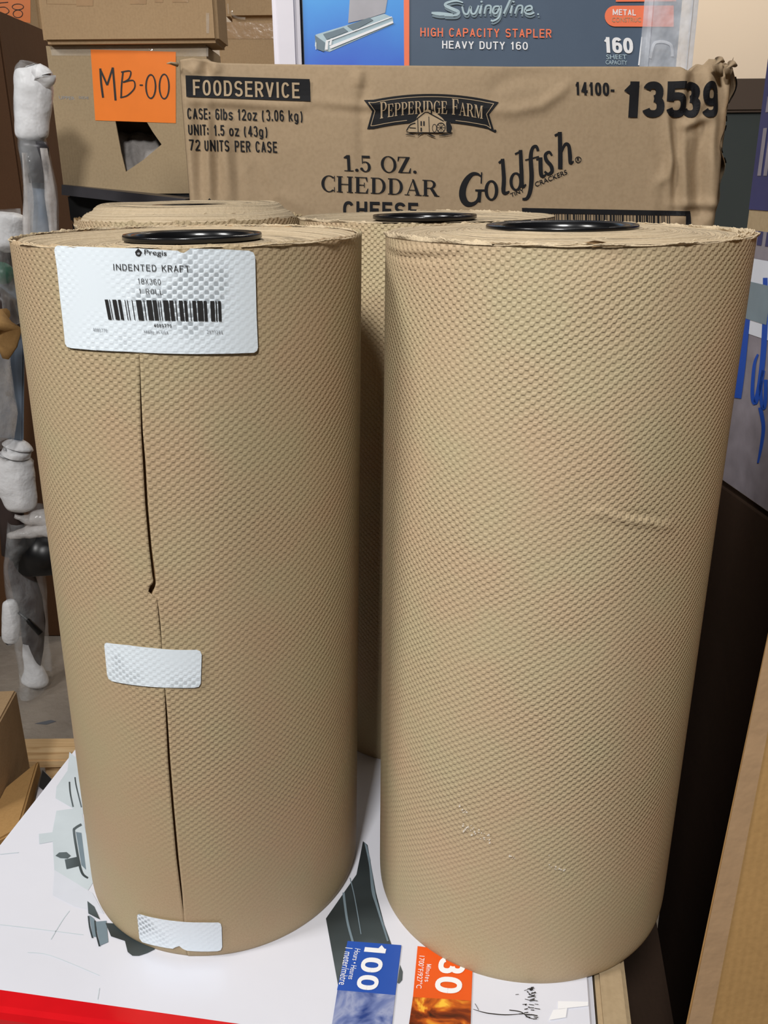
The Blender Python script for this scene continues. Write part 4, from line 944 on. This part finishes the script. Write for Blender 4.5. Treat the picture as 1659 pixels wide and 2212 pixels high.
# script word, slanted pen strokes
Sw = [stroke([(932, 28), (950, 30), (978, 31)], [4, 8, 3]), stroke([(1000, 6), (985, 2), (966, 6), (962, 12), (976, 19), (990, 26), (984, 33), (960, 34)], [3, 4, 5, 6, 7, 7, 5, 3]),
      stroke([(998, 14), (1002, 28), (1010, 30), (1016, 14), (1018, 28), (1026, 29), (1034, 12)], 4), stroke([(1040, 12), (1036, 30)], 4.5), stroke([(1046, 30), (1050, 14), (1060, 14), (1058, 30)], 4),
      stroke([(1078, 14), (1068, 15), (1064, 26), (1072, 29), (1082, 13), (1078, 36), (1066, 45), (1060, 44)], 4), stroke([(1088, 30), (1098, 8), (1108, -14)], 4.5), stroke([(1106, 12), (1102, 29)], 4.5),
      stroke([(1112, 30), (1118, 14), (1128, 14), (1126, 30)], 4), stroke([(1134, 24), (1148, 20), (1146, 13), (1136, 16), (1134, 27), (1144, 31), (1154, 27)], 4), disc(1040, 4, 2.6, 2.2), disc(1109, 4, 2.6, 2.2), disc(1162, 31, 2, 2)]
sd('printed_logo', merge(Sw), 'silver_print', .0009); sd('printed_logo', warp(merge(Sw), lambda x, y: (x + 1.5, y + 6)), 'silver_dark', .0005)
pill = [(1455, 12), (1455, 58)] + [(1330 + 22*math.cos(a) - 2, 35 + 22.5*math.sin(a)) for a in [math.pi/2 + math.pi*i/12 for i in range(13)]]
sd('orange_pill', poly(pill), 'coral', .0006)
sd('printed_lettering', grot_px('METAL', (1323, 33), (1373, 34), (1323, 20), .66, .17, .16), 'white', .0010)
sd('printed_lettering', text_px('CONSTRUC', (1321, 48), (1384, 48), (1321, 38), .0), 'tan_print', .0010)
sd('thin_rule', quad((1330, 0), (1460, -1), (1460, 3), (1330, 4)), 'coral', .0006)
# frosted plastic sleeve around both ends
fz = zb + .235
sadd('plastic_sleeve', from_bm(box_bm((aty(1386, 70, SY).x, SY - .010, zb + .0005), (s1.x + .003, SY + .12, fz), .008, 3), 'f'), 'frost')
sadd('plastic_sleeve', from_bm(box_bm((s0.x, SY - .008, zb + .0005), (in0 - .002, SY + .12, fz), .006, 3), 'f'), 'sleeve_white')
sh = stroke([(1404, 126), (1412, 96), (1424, 90), (1440, 92), (1450, 100), (1452, 122)], 6)
spf = Plane((s0.x, SY - .0108, zb), (1, 0, 0), (0, 0, 1)); decal('moulded_latch', spf, sh, 'frost', ST, .0006, None)

# ================================================================== CARTONS at the upper left
def carton(name, x0, x1, y_top, y_bot, Y, depth, mat, label, z0=None, z1=None, bev=.006, group=None, tape=False):
    a = aty(x0, (y_top + y_bot)/2, Y); b = aty(x1, (y_top + y_bot)/2, Y); mid = (x0 + x1)/2
    z1 = aty(mid, y_top, Y).z if z1 is None else z1; z0 = aty(mid, y_bot, Y).z if z0 is None else z0
    T = thing(name, ((a.x + b.x)/2, Y + depth/2, z0), label, 'box', group)
    me = from_bm(box_bm((a.x, Y, z0), (b.x, Y + depth, z1), bev, 3), 'b'); me.transform(Matrix.Translation(-Vector(T.location)))
    o = obj('carton_body', me, mat); o.parent = T
    return T, Plane((a.x, Y, z0), (1, 0, 0), (0, 0, 1)), (a.x, b.x, z0, z1)
MY = 1.6
# carton with torn hole: front panel with a hole, cavity behind
ma = aty(118, 250, MY); mb = aty(455, 250, MY); mz0 = aty(250, 419, MY).z; mz1 = aty(250, 98, MY).z
MT = thing('torn_carton', ((ma.x + mb.x)/2, MY + .15, mz0), 'beige carton with an orange MB-00 sticker and a torn hole showing grey cloth', 'box')
mp = Plane((ma.x, MY, mz0), (1, 0, 0), (0, 0, 1)); mw = mb.x - ma.x; mh = mz1 - mz0
hole_px = [(248, 255), (312, 255), (330, 285), (349, 312), (310, 345), (272, 371), (262, 330)]
hl = [mp.inv(*p) for p in hole_px]
V2, F2 = poly([(0, 0), (mw, 0), (mw, mh), (0, mh)], [hl])
me = pydata('front', [(ma.x + x - MT.location.x, MY - MT.location.y, mz0 + y - MT.location.z) for x, y in V2], F2)
o = obj('front_panel', me, 'carton_b'); o.parent = MT; mo = o.modifiers.new('s', 'SOLIDIFY'); mo.thickness = .004; mo.offset = -1
# fix facing
bm = bmesh.new(); bm.from_mesh(me)
for f in bm.faces:
    if f.normal.y > 0: f.normal_flip()
bm.to_mesh(me); bm.free()
def mt(name, p0, p1, mat): me = from_bm(box_bm(p0, p1, .002), name); me.transform(Matrix.Translation(-Vector(MT.location))); o = obj(name, me, mat); o.parent = MT; return o
mt('side_panel', (ma.x, MY + .0045, mz0), (ma.x + .004, MY + .14, mz1), 'carton_b'); mt('side_panel', (mb.x - .004, MY + .0045, mz0), (mb.x, MY + .14, mz1), 'carton_b')
mt('back_panel', (ma.x + .0045, MY + .136, mz0), (mb.x - .0045, MY + .14, mz1), 'carton_b')
mt('bottom_panel', (ma.x + .0045, MY + .0045, mz0), (mb.x - .0045, MY + .1355, mz0 + .004), 'carton_b'); mt('top_flap', (ma.x + .0045, MY + .0045, mz1 - .004), (mb.x - .0045, MY + .1355, mz1), 'carton_b')
# flap of brown tape along the top edge
decal('tape_strip', mp, merge([quad((108, 101), (450, 100), (450, 122), (112, 120))]), 'tape_clear', MT, .0006)
decal('small_print', mp, merge([text_px('UPPER', (128, 214), (162, 216), (127, 207)), text_px('SIDE', (170, 213), (192, 214), (170, 208))]), 'ink_faint', MT, .0004)
# sticker with handwriting
stq = quad((196, 107), (380, 112), (380, 266), (206, 260))
o = decal('orange_sticker', mp, stq, 'sticker', MT, .0008); o['label'] = 'orange sticker with handwritten MB-00'
hand = [stroke([(217, 148), (219, 180), (223, 211)], 4.4), stroke([(217, 150), (232, 184)], 4), stroke([(232, 184), (244, 146)], 4), stroke([(244, 146), (247, 180), (250, 217)], 4.4),
        stroke([(266, 156), (263, 184), (262, 212)], 3.4), stroke([(262, 156), (282, 154), (279, 170), (266, 178)], 3), stroke([(266, 178), (288, 174), (291, 190), (276, 206), (260, 211)], 3), stroke([(302, 184), (309, 184)], 3),
        ring(326, 187, 12, 27, 3.4, 3.2), ring(355, 187, 12, 28, 3.4, 3.2)]
decal('handwriting', mp, merge(hand), 'ink', o, .0014)
CL = tag(obj('grey_cloth', grid_mesh('c', lambda I, J: (ma.x + .10 + I*.11, MY + .018 + .05*J + .004*np.sin(I*30 + J*6), mz0 + .03 + .115*J**.8 + .003*np.sin(I*25)), 40, 30), 'grey_cloth'), 'grey cloth showing through the torn hole of the MB-00 carton', 'cloth')
mo = CL.modifiers.new('s', 'SOLIDIFY'); mo.thickness = .003
hz0 = aty(300, 372, MY).z; hz1 = aty(300, 288, MY).z
hx0 = aty(250, 330, MY).x; hx1 = aty(352, 330, MY).x
me = grid_mesh('c', lambda I, J: (hx0 - .02 + (hx1 - hx0 + .04)*I, MY + .012 + .07*J**2 + .003*np.sin(I*34 + J*9), max(hz0 - .03, mz0 + .008) + (hz1 - max(hz0 - .03, mz0 + .008) + .005)*J + .002*np.sin(I*22)), 60, 40)
CL.data = me; me.materials.append(M['grey_cloth'])

T, p_, e_ = carton('upper_carton', 83, 468, -60, 99, 1.58, .10, 'carton_c', 'tan carton with faint red print, sitting on top of the MB-00 carton', z0=mz1 + .0005)
decal('tape_strip', p_, merge([quad((445, 28), (452, 28), (452, 72), (446, 72))]), 'tape_clear', T, .0006)
decal('small_print', p_, merge([stroke([(100, 8), (200, 10)], 1.2), stroke([(100, -4), (100, 8)], 1), rect(165, -2, 201, 13), rect(281, -4, 316, 9), rect(334, -4, 352, 5), rect(372, -4, 407, 5)]), 'small_red' if 'small_red' in M else 'tape', T, .0004)
T, p_, e2 = carton('back_carton', 474, 640, 46, 200, 2.05, .4, 'carton_c', 'brown carton left of the stapler package, the lower of a stack of two', z0=.30)
decal('tape_strip', p_, quad((476, 47), (640, 52), (640, 84), (480, 84)), 'tape', T, .0006)
T, p_, e3 = carton('back_carton', 484, 640, -60, 44, 2.06, .38, 'carton_c', 'brown carton with taped corner, upper of the two left of the stapler package', z0=e2[3] + .0005, bev=.012)
decal('tape_strip', p_, merge([stroke([(500, 24), (503, 32), (512, 38), (530, 40)], 5), stroke([(492, 8), (494, 30)], 3)]), 'tape_clear', T, .0006)
st_ = tag(obj('support_carton', from_bm(box_bm((e2[0] + .01, 2.06, FLOOR), (e2[1] - .01, 2.44, e2[2] - .0005), .004), 's'), 'carton_c'), 'plain brown carton under the back stack, hidden behind the cracker carton', 'box')
# far carton with 58 sticker
T, p_, e_ = carton('stickered_carton', -60, 82, -80, 110, 3.2, .5, 'carton_c', 'brown carton at the top left corner carrying an orange 58 sticker')
z58 = e_[2]
o = decal('orange_sticker', p_, quad((-45, -60), (66, -60), (66, 50), (-45, 30)), 'sticker', T, .001); o['label'] = 'orange sticker with handwritten 58'
decal('handwriting', p_, merge([stroke([(-4, 7), (18, 5)], 1.6), stroke([(0, 16), (12, 16), (20, 24), (14, 30), (0, 30)], 1.6), ring(39, 15, 13, 7, 1.6, 1.6), ring(39, 30, 11, 9, 1.6, 1.6)]), 'ink', o, .002)
tag(obj('support_carton', from_bm(box_bm((e_[0], 3.21, FLOOR), (e_[1] + .1, 3.7, z58 - .001), .004), 's'), 'carton_dark_shaded'), 'dark brown carton below the 58 carton, behind the big dark box', 'box')
# big dark carton at the left: its shade is put into the board colour
k0 = aty(0, 28, 2.35); zt = k0.z; k1 = atz(105, 80, zt)
DT = thing('large_carton', (k0.x - .3, 2.5, FLOOR), 'large brown carton with shade in its dark colour, at the far left behind the wrapped frame', 'box')
me = from_bm(box_bm((k0.x - .6, 2.3, FLOOR), (k0.x + .012, 3.15, zt), .004), 'b'); me.transform(Matrix.Translation(-Vector(DT.location))); o = obj('carton_body', me, 'carton_dark_shaded'); o.parent = DT
print('dark box', k0, k1)

# black shelf/crate under the MB carton
BS = thing('black_crate', ((ma.x + mb.x)/2, MY + .12, FLOOR), 'black plastic crate stack with a grey lid under the MB-00 carton', 'crate')
def bs_(name, p0, p1, mat, rot=None):
    me = from_bm(box_bm(p0, p1, .003), name)
    me.transform(Matrix.Translation(-Vector(BS.location))); o = obj(name, me, mat); o.parent = BS; return o
la, lb = aty(133, 400, MY - .03), aty(392, 428, MY - .12)
# lid rail, seen slanting
V = []
for (px, pt, pb, Y) in ((133, 399, 421, MY - .02), (400, 430, 452, MY - .10)):
    a, b = aty(px, pt, Y), aty(px, pb, Y)
    V += [a, b, Vector((b.x, MY - .001, b.z)), Vector((a.x, MY - .001, a.z))]
me = pydata('rail', [v - Vector(BS.location) for v in V], [(0, 1, 5, 4), (1, 2, 6, 5), (2, 3, 7, 6), (3, 0, 4, 7), (0, 3, 2, 1), (4, 5, 6, 7)])
o = obj('lid', me, 'dark_metal'); o.parent = BS; o['label'] = 'dark grey lid rail'
bs_('crate_body', (ma.x + .006, MY + .0, FLOOR), (mb.x + .02, MY + .28, mz0 - .045), 'black')
bs_('crate_rim', (ma.x + .0, MY - .012, mz0 - .075), (mb.x + .02, MY + .0, mz0 - .06), 'dark_metal')
bs_('crate_lid', (ma.x + .003, MY + .003, mz0 - .0445), (mb.x + .02, MY + .28, mz0 - .0005), 'black')
for k in range(5): bs_('crate_rib', (ma.x + .004, MY - .008, mz0 - .16 - k*.10), (mb.x + .02, MY - .0002, mz0 - .145 - k*.10), 'black')

# ================================================================== WRAPPED FRAMES at the left
def W3(pts, Y): return [aty(x, y, Y) for x, y in pts]
YA = 1.42
WA = thing('wrapped_frame', tuple(aty(95, 760, YA)[:2]) + (FLOOR,), 'tall grey frame post wrapped in plastic with a white foam head, beside the MB-00 carton', 'furniture part')
def wa(name, me, mat, T=None):
    T = T or WA; me.transform(Matrix.Translation(-Vector(T.location))); o = obj(name, me, mat); o.parent = T; return o
base = aty(95, 760, YA); base.z = FLOOR
top_ = aty(74, 300, YA)
wa('metal_post', tube([base, aty(88, 500, YA), aty(80, 420, YA), aty(76, 330, YA), aty(74, 200, YA)], [.016, .016, .015, .014, .012], flat=.5), 'metal')
wa('post_cap', tube(W3([(80, 395), (76, 360), (73, 318), (72, 305)], YA - .012), [.016, .020, .022, .02], flat=.6), 'dark_metal')
def lump(pts, rad, seed=1, amp=.12, flat=.8, seg=28, sub=6):
    """soft foam sleeve"""
    q_ = spline([(p.x, p.y, p.z, r) for p, r in zip(pts, rad)], sub); me = tube([x[:3] for x in q_], [max(.001, x[3]) for x in q_], seg=seg, flat=flat)
    for v in me.vertices:
        n = noise.noise(v.co*22 + Vector((seed, 0, 0))) + .5*noise.noise(v.co*55 + Vector((seed, 3, 0))); v.co += v.normal*n*amp*max(rad)
    me.update(); return me
wa('foam_sleeve', lump(W3([(66, 142), (68, 150), (70, 180), (70, 215), (68, 260), (70, 292), (71, 304)], YA), [.006, .022, .027, .026, .025, .024, .016], 3), 'foam')
wa('foam_sleeve', lump(W3([(74, 150), (88, 158), (96, 172), (95, 190)], YA - .01), [.010, .016, .016, .006], 5), 'foam')
# plastic skirt
def skirt(profile, Y, name='s', n=30, d=.03, seed=1):
    """profile rows: (py, xl, xr)"""
    rows = spline([(r[0], r[1], r[2]) for r in profile], 4); V, Fs = [], []
    for k, (py, xl, xr) in enumerate(rows):
        c = aty((xl + xr)/2, py, Y); w = (aty(xr, py, Y).x - aty(xl, py, Y).x)/2
        for i in range(n):
            a = 2*math.pi*i/n; rr = 1 + .07*noise.noise(Vector((math.cos(a)*3, math.sin(a)*3, k*.35 + seed)))
            V.append((c.x + w*rr*math.cos(a), c.y + d*rr*math.sin(a), c.z))
    m = len(rows)
    for k in range(m - 1):
        for i in range(n): Fs.append((k*n + i, k*n + (i + 1) % n, (k + 1)*n + (i + 1) % n, (k + 1)*n + i))
    me = pydata(name, V, Fs); me.polygons.foreach_set('use_smooth', [True]*len(me.polygons)); return me
wa('plastic_wrap', skirt([(136, 52, 80), (150, 38, 98), (200, 34, 100), (250, 37, 92), (300, 44, 95), (340, 48, 104), (380, 54, 114), (430, 56, 122), (500, 52, 124), (700, 60, 130)], YA, d=.035), 'film')
wa('plastic_fold', skirt([(330, 50, 58), (380, 52, 64), (430, 52, 72), (500, 50, 70), (600, 60, 84)], YA - .03, d=.01, seed=4), 'film_dense')
wa('plastic_fold', skirt([(320, 88, 100), (380, 96, 112), (430, 98, 121), (500, 108, 122), (600, 110, 130)], YA - .03, d=.01, seed=7), 'film_dense')

YB = 2.0
foot = atz(72, 1478, FLOOR); YB = foot.y
WBk = thing('wrapped_frame', (foot.x, foot.y, FLOOR), 'low furniture frame in clear plastic with white foam blocks, left of the labelled roll', 'furniture part')
wb_ = lambda n, me, mat: wa(n, me, mat, WBk)
Yb = YB - .02
wb_('foam_foot', lump(W3([(60, 1390), (62, 1410), (68, 1432), (74, 1452), (76, 1470), (76, 1477)], Yb), [.012, .016, .018, .028, .034, .027], 2, .05), 'foam')
wb_('foam_foot', lump(W3([(20, 1296), (22, 1306), (24, 1345), (22, 1380), (20, 1392)], Yb - .05), [.008, .018, .022, .019, .006], 7, .05), 'foam')
wb_('lower_leg', tube(W3([(36, 1200), (44, 1230), (60, 1290), (70, 1340), (72, 1400), (74, 1440)], Yb), [.018, .032, .036, .033, .026, .016], flat=.35), 'brown_grey')
wb_('black_rod', tube([aty(62, 1196, Yb - .05), aty(180, 1192, Yb + .1)], [.055, .055], seg=24), 'black')
wb_('strut', tube(W3([(40, 1322), (60, 1340), (88, 1368)], Yb - .06), [.004, .006, .008]), 'black')
wb_('plastic_wrap', skirt([(1110, 26, 92), (1150, 22, 100), (1200, 20, 60), (1260, 20, 90), (1330, 34, 96), (1400, 44, 98), (1440, 50, 104), (1480, 48, 106)], Yb, d=.075), 'film')
wb_('plastic_bunch', lump(W3([(22, 1158), (50, 1152), (80, 1148), (120, 1140)], Yb - .12), [.006, .016, .022, .026], 4, .4), 'film_dense')
wb_('plastic_bunch', lump(W3([(30, 1115), (60, 1122), (80, 1118), (120, 1120)], Yb - .12), [.006, .012, .02, .02], 9, .5), 'film_dense')
wb_('foam_block', lump(W3([(40, 952), (38, 965), (32, 1000), (34, 1040), (42, 1075), (46, 1096), (48, 1106)], Yb - .1), [.014, .034, .041, .043, .040, .032, .008], 6, .06), 'foam')
wb_('metal_plate', from_bm(box_bm((-.03, -.004, -.19), (.03, .004, .19), .003, 2, Matrix.Translation(aty(22, 765, Yb - .1)) @ Matrix.Rotation(math.radians(9), 4, 'Y')), 'mp'), 'metal')
hc_ = aty(17, 850, Yb - .106); wb_('bolt_hole', tube([hc_, hc_ + Vector((0, -.003, 0))], [.005, .005], seg=14), 'black')
wb_('metal_post', tube(W3([(30, 560), (24, 700), (20, 900), (24, 1100), (30, 1200)], Yb - .02), [.03, .03, .03, .03, .03], flat=.5), 'brown_grey')
wb_('foam_sleeve', lump(W3([(16, 458), (16, 466), (16, 500), (18, 530), (20, 545)], Yb - .15), [.012, .032, .034, .030, .01], 8, .06), 'foam')
wb_('plastic_wrap', skirt([(452, 2, 34), (480, -4, 40), (540, 2, 36), (600, 8, 30), (640, 18, 32), (700, 18, 40)], Yb - .15, d=.05, seed=3), 'film')
wb_('plastic_wrap', skirt([(700, -20, 16), (780, -25, 14), (850, -25, 24), (900, -25, 32), (945, -20, 26), (960, -10, 20)], Yb - .16, d=.05, seed=6), 'film_dense')
wb_('curved_arm', tube(W3([(-30, 545), (0, 548), (20, 552), (36, 560)], Yb - .1), [.028, .028, .026, .02]), 'brown_grey')
wb_('green_cap', tube([aty(4, 590, Yb - .14), aty(8, 590, Yb - .10)], [.022, .022], seg=20), 'green')
wb_('curved_arm', tube(W3([(-25, 655), (0, 640), (16, 655), (26, 690), (28, 720)], Yb - .13), [.018, .02, .02, .016, .01]), 'brown_grey')
# tan curved seat shell behind plate
SS = tag(obj('plywood_seat_shell', tube([aty(-30, 700, Yb - .34), aty(0, 690, Yb - .34), aty(16, 712, Yb - .34), aty(14, 745, Yb - .34), aty(12, 775, Yb - .34)], [.06, .05, .028, .020, .006], flat=.4), None), 'tan curved plywood piece with a glossy edge at the left border beside the plastic wrap', 'furniture part')
SS.data.materials.append(M['carton_d'])
# dark cartons and floor clutter behind the wedge
T, p_, e_ = carton('background_carton', -200, 150, 560, 900, 3.8, .5, 'carton_d', 'orange-brown carton far behind the wrapped frames, low at the left edge', z0=FLOOR + .35)
T, p_, e5 = carton('background_carton', -260, 220, 900, 1300, 3.82, .5, 'carton_dark_shaded', 'dark brown carton on the floor under the orange-brown one behind the frames', z0=FLOOR, z1=FLOOR + .3495)

# foreground clutter at the left border
def rawbox(name, corners_px, zt, zb, mat, label, cat='box'):
    top4 = [atz(x, y, zt) for x, y in corners_px]; c = sum(top4, Vector())/4
    T = thing(name, (c.x, c.y, zb), label, cat); V = [v - Vector(T.location) for v in top4] + [Vector((v.x, v.y, zb)) - Vector(T.location) for v in top4]
    bm = bmesh.new(); vs = [bm.verts.new(v) for v in V]
    for f in ((0, 1, 2, 3), (4, 7, 6, 5), (0, 4, 5, 1), (1, 5, 6, 2), (2, 6, 7, 3), (3, 7, 4, 0)): bm.faces.new([vs[i] for i in f])
    bmesh.ops.recalc_face_normals(bm, faces=bm.faces); bmesh.ops.bevel(bm, geom=list(bm.edges), offset=.003, segments=2, affect='EDGES')
    o = obj('carton_body', from_bm(bm, 'b'), mat); o.parent = T; return T, c
rawbox('low_carton', [(-190, 1690), (-160, 1500), (36, 1490), (-40, 1630)], FLOOR + .40, FLOOR, 'carton_c', 'low tan carton on the floor at the left border, left of the pallet')
rawbox('kraft_mailer', [(-70, 1850), (10, 1700), (84, 1640), (40, 1790)], -.46, -.49, 'carton_d', 'orange-brown padded parcel at the lower left, beside the white carton', 'parcel')
T, c = rawbox('labelled_packet', [(60, 1790), (92, 1660), (122, 1690), (100, 1790)], -.46, -.48, 'steel_white', 'small packet with a black printed label between the parcel and the white carton', 'packet')
PKP = Plane((0, 0, -.46), (1, 0, 0), (0, 1, 0)); decal('black_label', PKP, quad((92, 1664), (112, 1684), (104, 1716), (84, 1700)), 'ink', T, .0006)
tag(obj('floor_mark', pydata('fm', [atz(x, y, FLOOR + .001) for x, y in ((74, 1563), (110, 1555), (122, 1558), (100, 1565))], [(0, 1, 2, 3)]), 'ink_grey'), 'dark scuff on the concrete floor between the frames and the pallet', 'scuff')

# ================================================================== RIGHT SIDE
# printed blue and white carton: vertical far edge, left face seen at a grazing angle
BY = .80
be = aty(1609, 490, BY); bt = aty(1652, 60, BY)
bl_x = be.x
pz1 = aty(1654, 52, BY).z
dirv = Vector((.10, -1, 0)).normalized()        # left face runs back towards the camera
BC = thing('printed_carton', (bl_x + .14, BY - .2, .02), 'navy and white printed carton with blue script lettering standing at the right edge', 'box')
def bc_mesh(z0, z1, off=0):
    a = Vector((bl_x, BY, 0)); b = a + dirv*.21; r = Vector((-dirv.y, dirv.x, 0)); r = Vector((1, .10, 0)).normalized()
    P = [a, b, b + r*.30, a + r*.30]
    bm = bmesh.new(); vs = [bm.verts.new((p.x, p.y, z)) for z in (z0, z1) for p in P]
    for f in ((0, 1, 2, 3), (4, 7, 6, 5), (0, 4, 5, 1), (1, 5, 6, 2), (2, 6, 7, 3), (3, 7, 4, 0)): bm.faces.new([vs[i] for i in f])
    bmesh.ops.recalc_face_normals(bm, faces=bm.faces); bmesh.ops.bevel(bm, geom=list(bm.edges), offset=.004, segments=3, affect='EDGES'); return bm
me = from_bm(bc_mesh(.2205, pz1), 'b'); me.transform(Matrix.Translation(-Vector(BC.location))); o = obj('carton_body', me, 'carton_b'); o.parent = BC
LC = tag(obj('large_carton', from_bm(bc_mesh(FLOOR, .22), 'b'), 'carton_shadow'), 'brown carton under the navy printed one, right of the right roll, its shadow coloured in', 'box')  # shadow beside the roll put into the board colour and the split height
nx_ = wbw + .0015 + (bx - rt).dot(ux) + .004
SH = tag(obj('gap_shade_block', from_bm(box_bm((nx_, .16, -WBH + .0005), (nx_ + .056, .47, -.15), .004, 2, Mw), 's'), 'carton_shadow'), 'added near-black block, painted shade right of the narrow carton, under the right roll', 'box')  # block added to darken the gap where only deep shade shows
bp = Plane((bl_x, BY, .04), tuple(dirv), (0, 0, 1))
def bd(name, pts, mat, h=.0006): return decal(name, bp, poly(pts), mat, BC, h)
def bz(name, u0, u1, z0, z1, mat, h=.0006, sl=0): return decal(name, bp, quad((u0, z0), (u1, z0 + sl), (u1, z1 + sl), (u0, z1)), mat, BC, h, px=False)
zz = lambda py: aty(1625, py, BY - .03).z - .04
bz('navy_panel', .004, .205, zz(455), pz1 - .06, 'navy', .0006, -.0)
bz('white_panel', .004, .205, .184, zz(500), 'grey_lilac', .0006)
for k, (za, zb_) in enumerate(((205, 240), (275, 380))):
    for j in range(7): bz('printed_lines', .012 + j*.010, .018 + j*.010, zz(zb_), zz(za), 'grey_lilac', .0010)
bz('picture_panel', .010, .08, zz(720), zz(560), 'haze_print2', .0010)
bz('picture_panel', .012, .06, zz(690), zz(610), 'silver_dark', .0014)
for k in range(6): bz('printed_lines', .012 + k*.014, .020 + k*.014, zz(530), zz(500), 'navy', .0010)
# blue script letters J o y
bscript = lambda pts, w: decal('blue_lettering', bp, stroke(pts, w), 'bright_blue', BC, .0012)
bscript([(1618, 660), (1612, 720), (1604, 800), (1596, 860)], 16)
bscript([(1656, 600), (1656, 680), (1652, 760), (1644, 830), (1634, 870), (1628, 850), (1632, 790), (1640, 765)], [10, 12, 12, 11, 10, 8, 7, 4])
bscript([(1652, 800), (1646, 840), (1650, 880), (1656, 870), (1657, 820)], 8)
bscript([(1645, 880), (1652, 920), (1648, 960), (1640, 1000)], [9, 8, 7, 4])

# nearer brown carton, lower right
NY = .40
n0 = aty(1659, 1345, NY); n1 = aty(1478, 2212, NY)
ddir = (n1 - n0).normalized()
tlt = math.atan2(n1.x - n0.x, -(n1.z - n0.z))
topc = n0 - ddir*.25; botc = n1 + ddir*.55
NC = thing('brown_carton', (botc.x + .15, NY + .1, botc.z), 'large tan carton leaning in at the lower right corner, brown tape along its edge', 'box')
r = Vector((-ddir.z, 0, ddir.x)); r = r if r.x > 0 else -r
bk = Vector((.72, .70, 0)).normalized()
P = [topc, topc + r*.4, botc + r*.4, botc]
bm = bmesh.new(); vs = [bm.verts.new(p - Vector(NC.location)) for p in P] + [bm.verts.new(p + bk*.16 - Vector(NC.location)) for p in P]
for f in ((0, 1, 2, 3), (4, 7, 6, 5), (0, 4, 5, 1), (1, 5, 6, 2), (2, 6, 7, 3), (3, 7, 4, 0)): bm.faces.new([vs[i] for i in f])
bmesh.ops.recalc_face_normals(bm, faces=bm.faces); bmesh.ops.bevel(bm, geom=list(bm.edges), offset=.003, segments=2, affect='EDGES')
o = obj('carton_body', from_bm(bm, 'b'), 'carton_d'); o.parent = NC
npn = Plane(n0, tuple(r), tuple(-ddir))
decal('tape_strip', npn, quad((1661, 1360), (1700, 1360), (1532, 2230), (1482, 2230)), 'tape', NC, .0006)

# dark cabinet behind on the right, below the cream wall
cz = aty(1620, 170, 2.4)
CB = thing('metal_cabinet', (aty(1640, 300, 2.4).x, 2.7, FLOOR), 'dark green-grey cabinet behind the cracker carton at the right', 'cabinet')
def cb(name, p0, p1, mat): me = from_bm(box_bm(p0, p1, .006), name); me.transform(Matrix.Translation(-Vector(CB.location))); o = obj(name, me, mat); o.parent = CB
cx0 = aty(1480, 300, 2.4).x; cb('cabinet_body', (cx0, 2.4, FLOOR), (cx0 + 1.0, 2.95, cz.z - .075), 'cabinet'); cb('cabinet_top', (cx0 - .005, 2.39, cz.z - .0745), (cx0 + 1.0, 2.95, cz.z), 'cabinet_top')
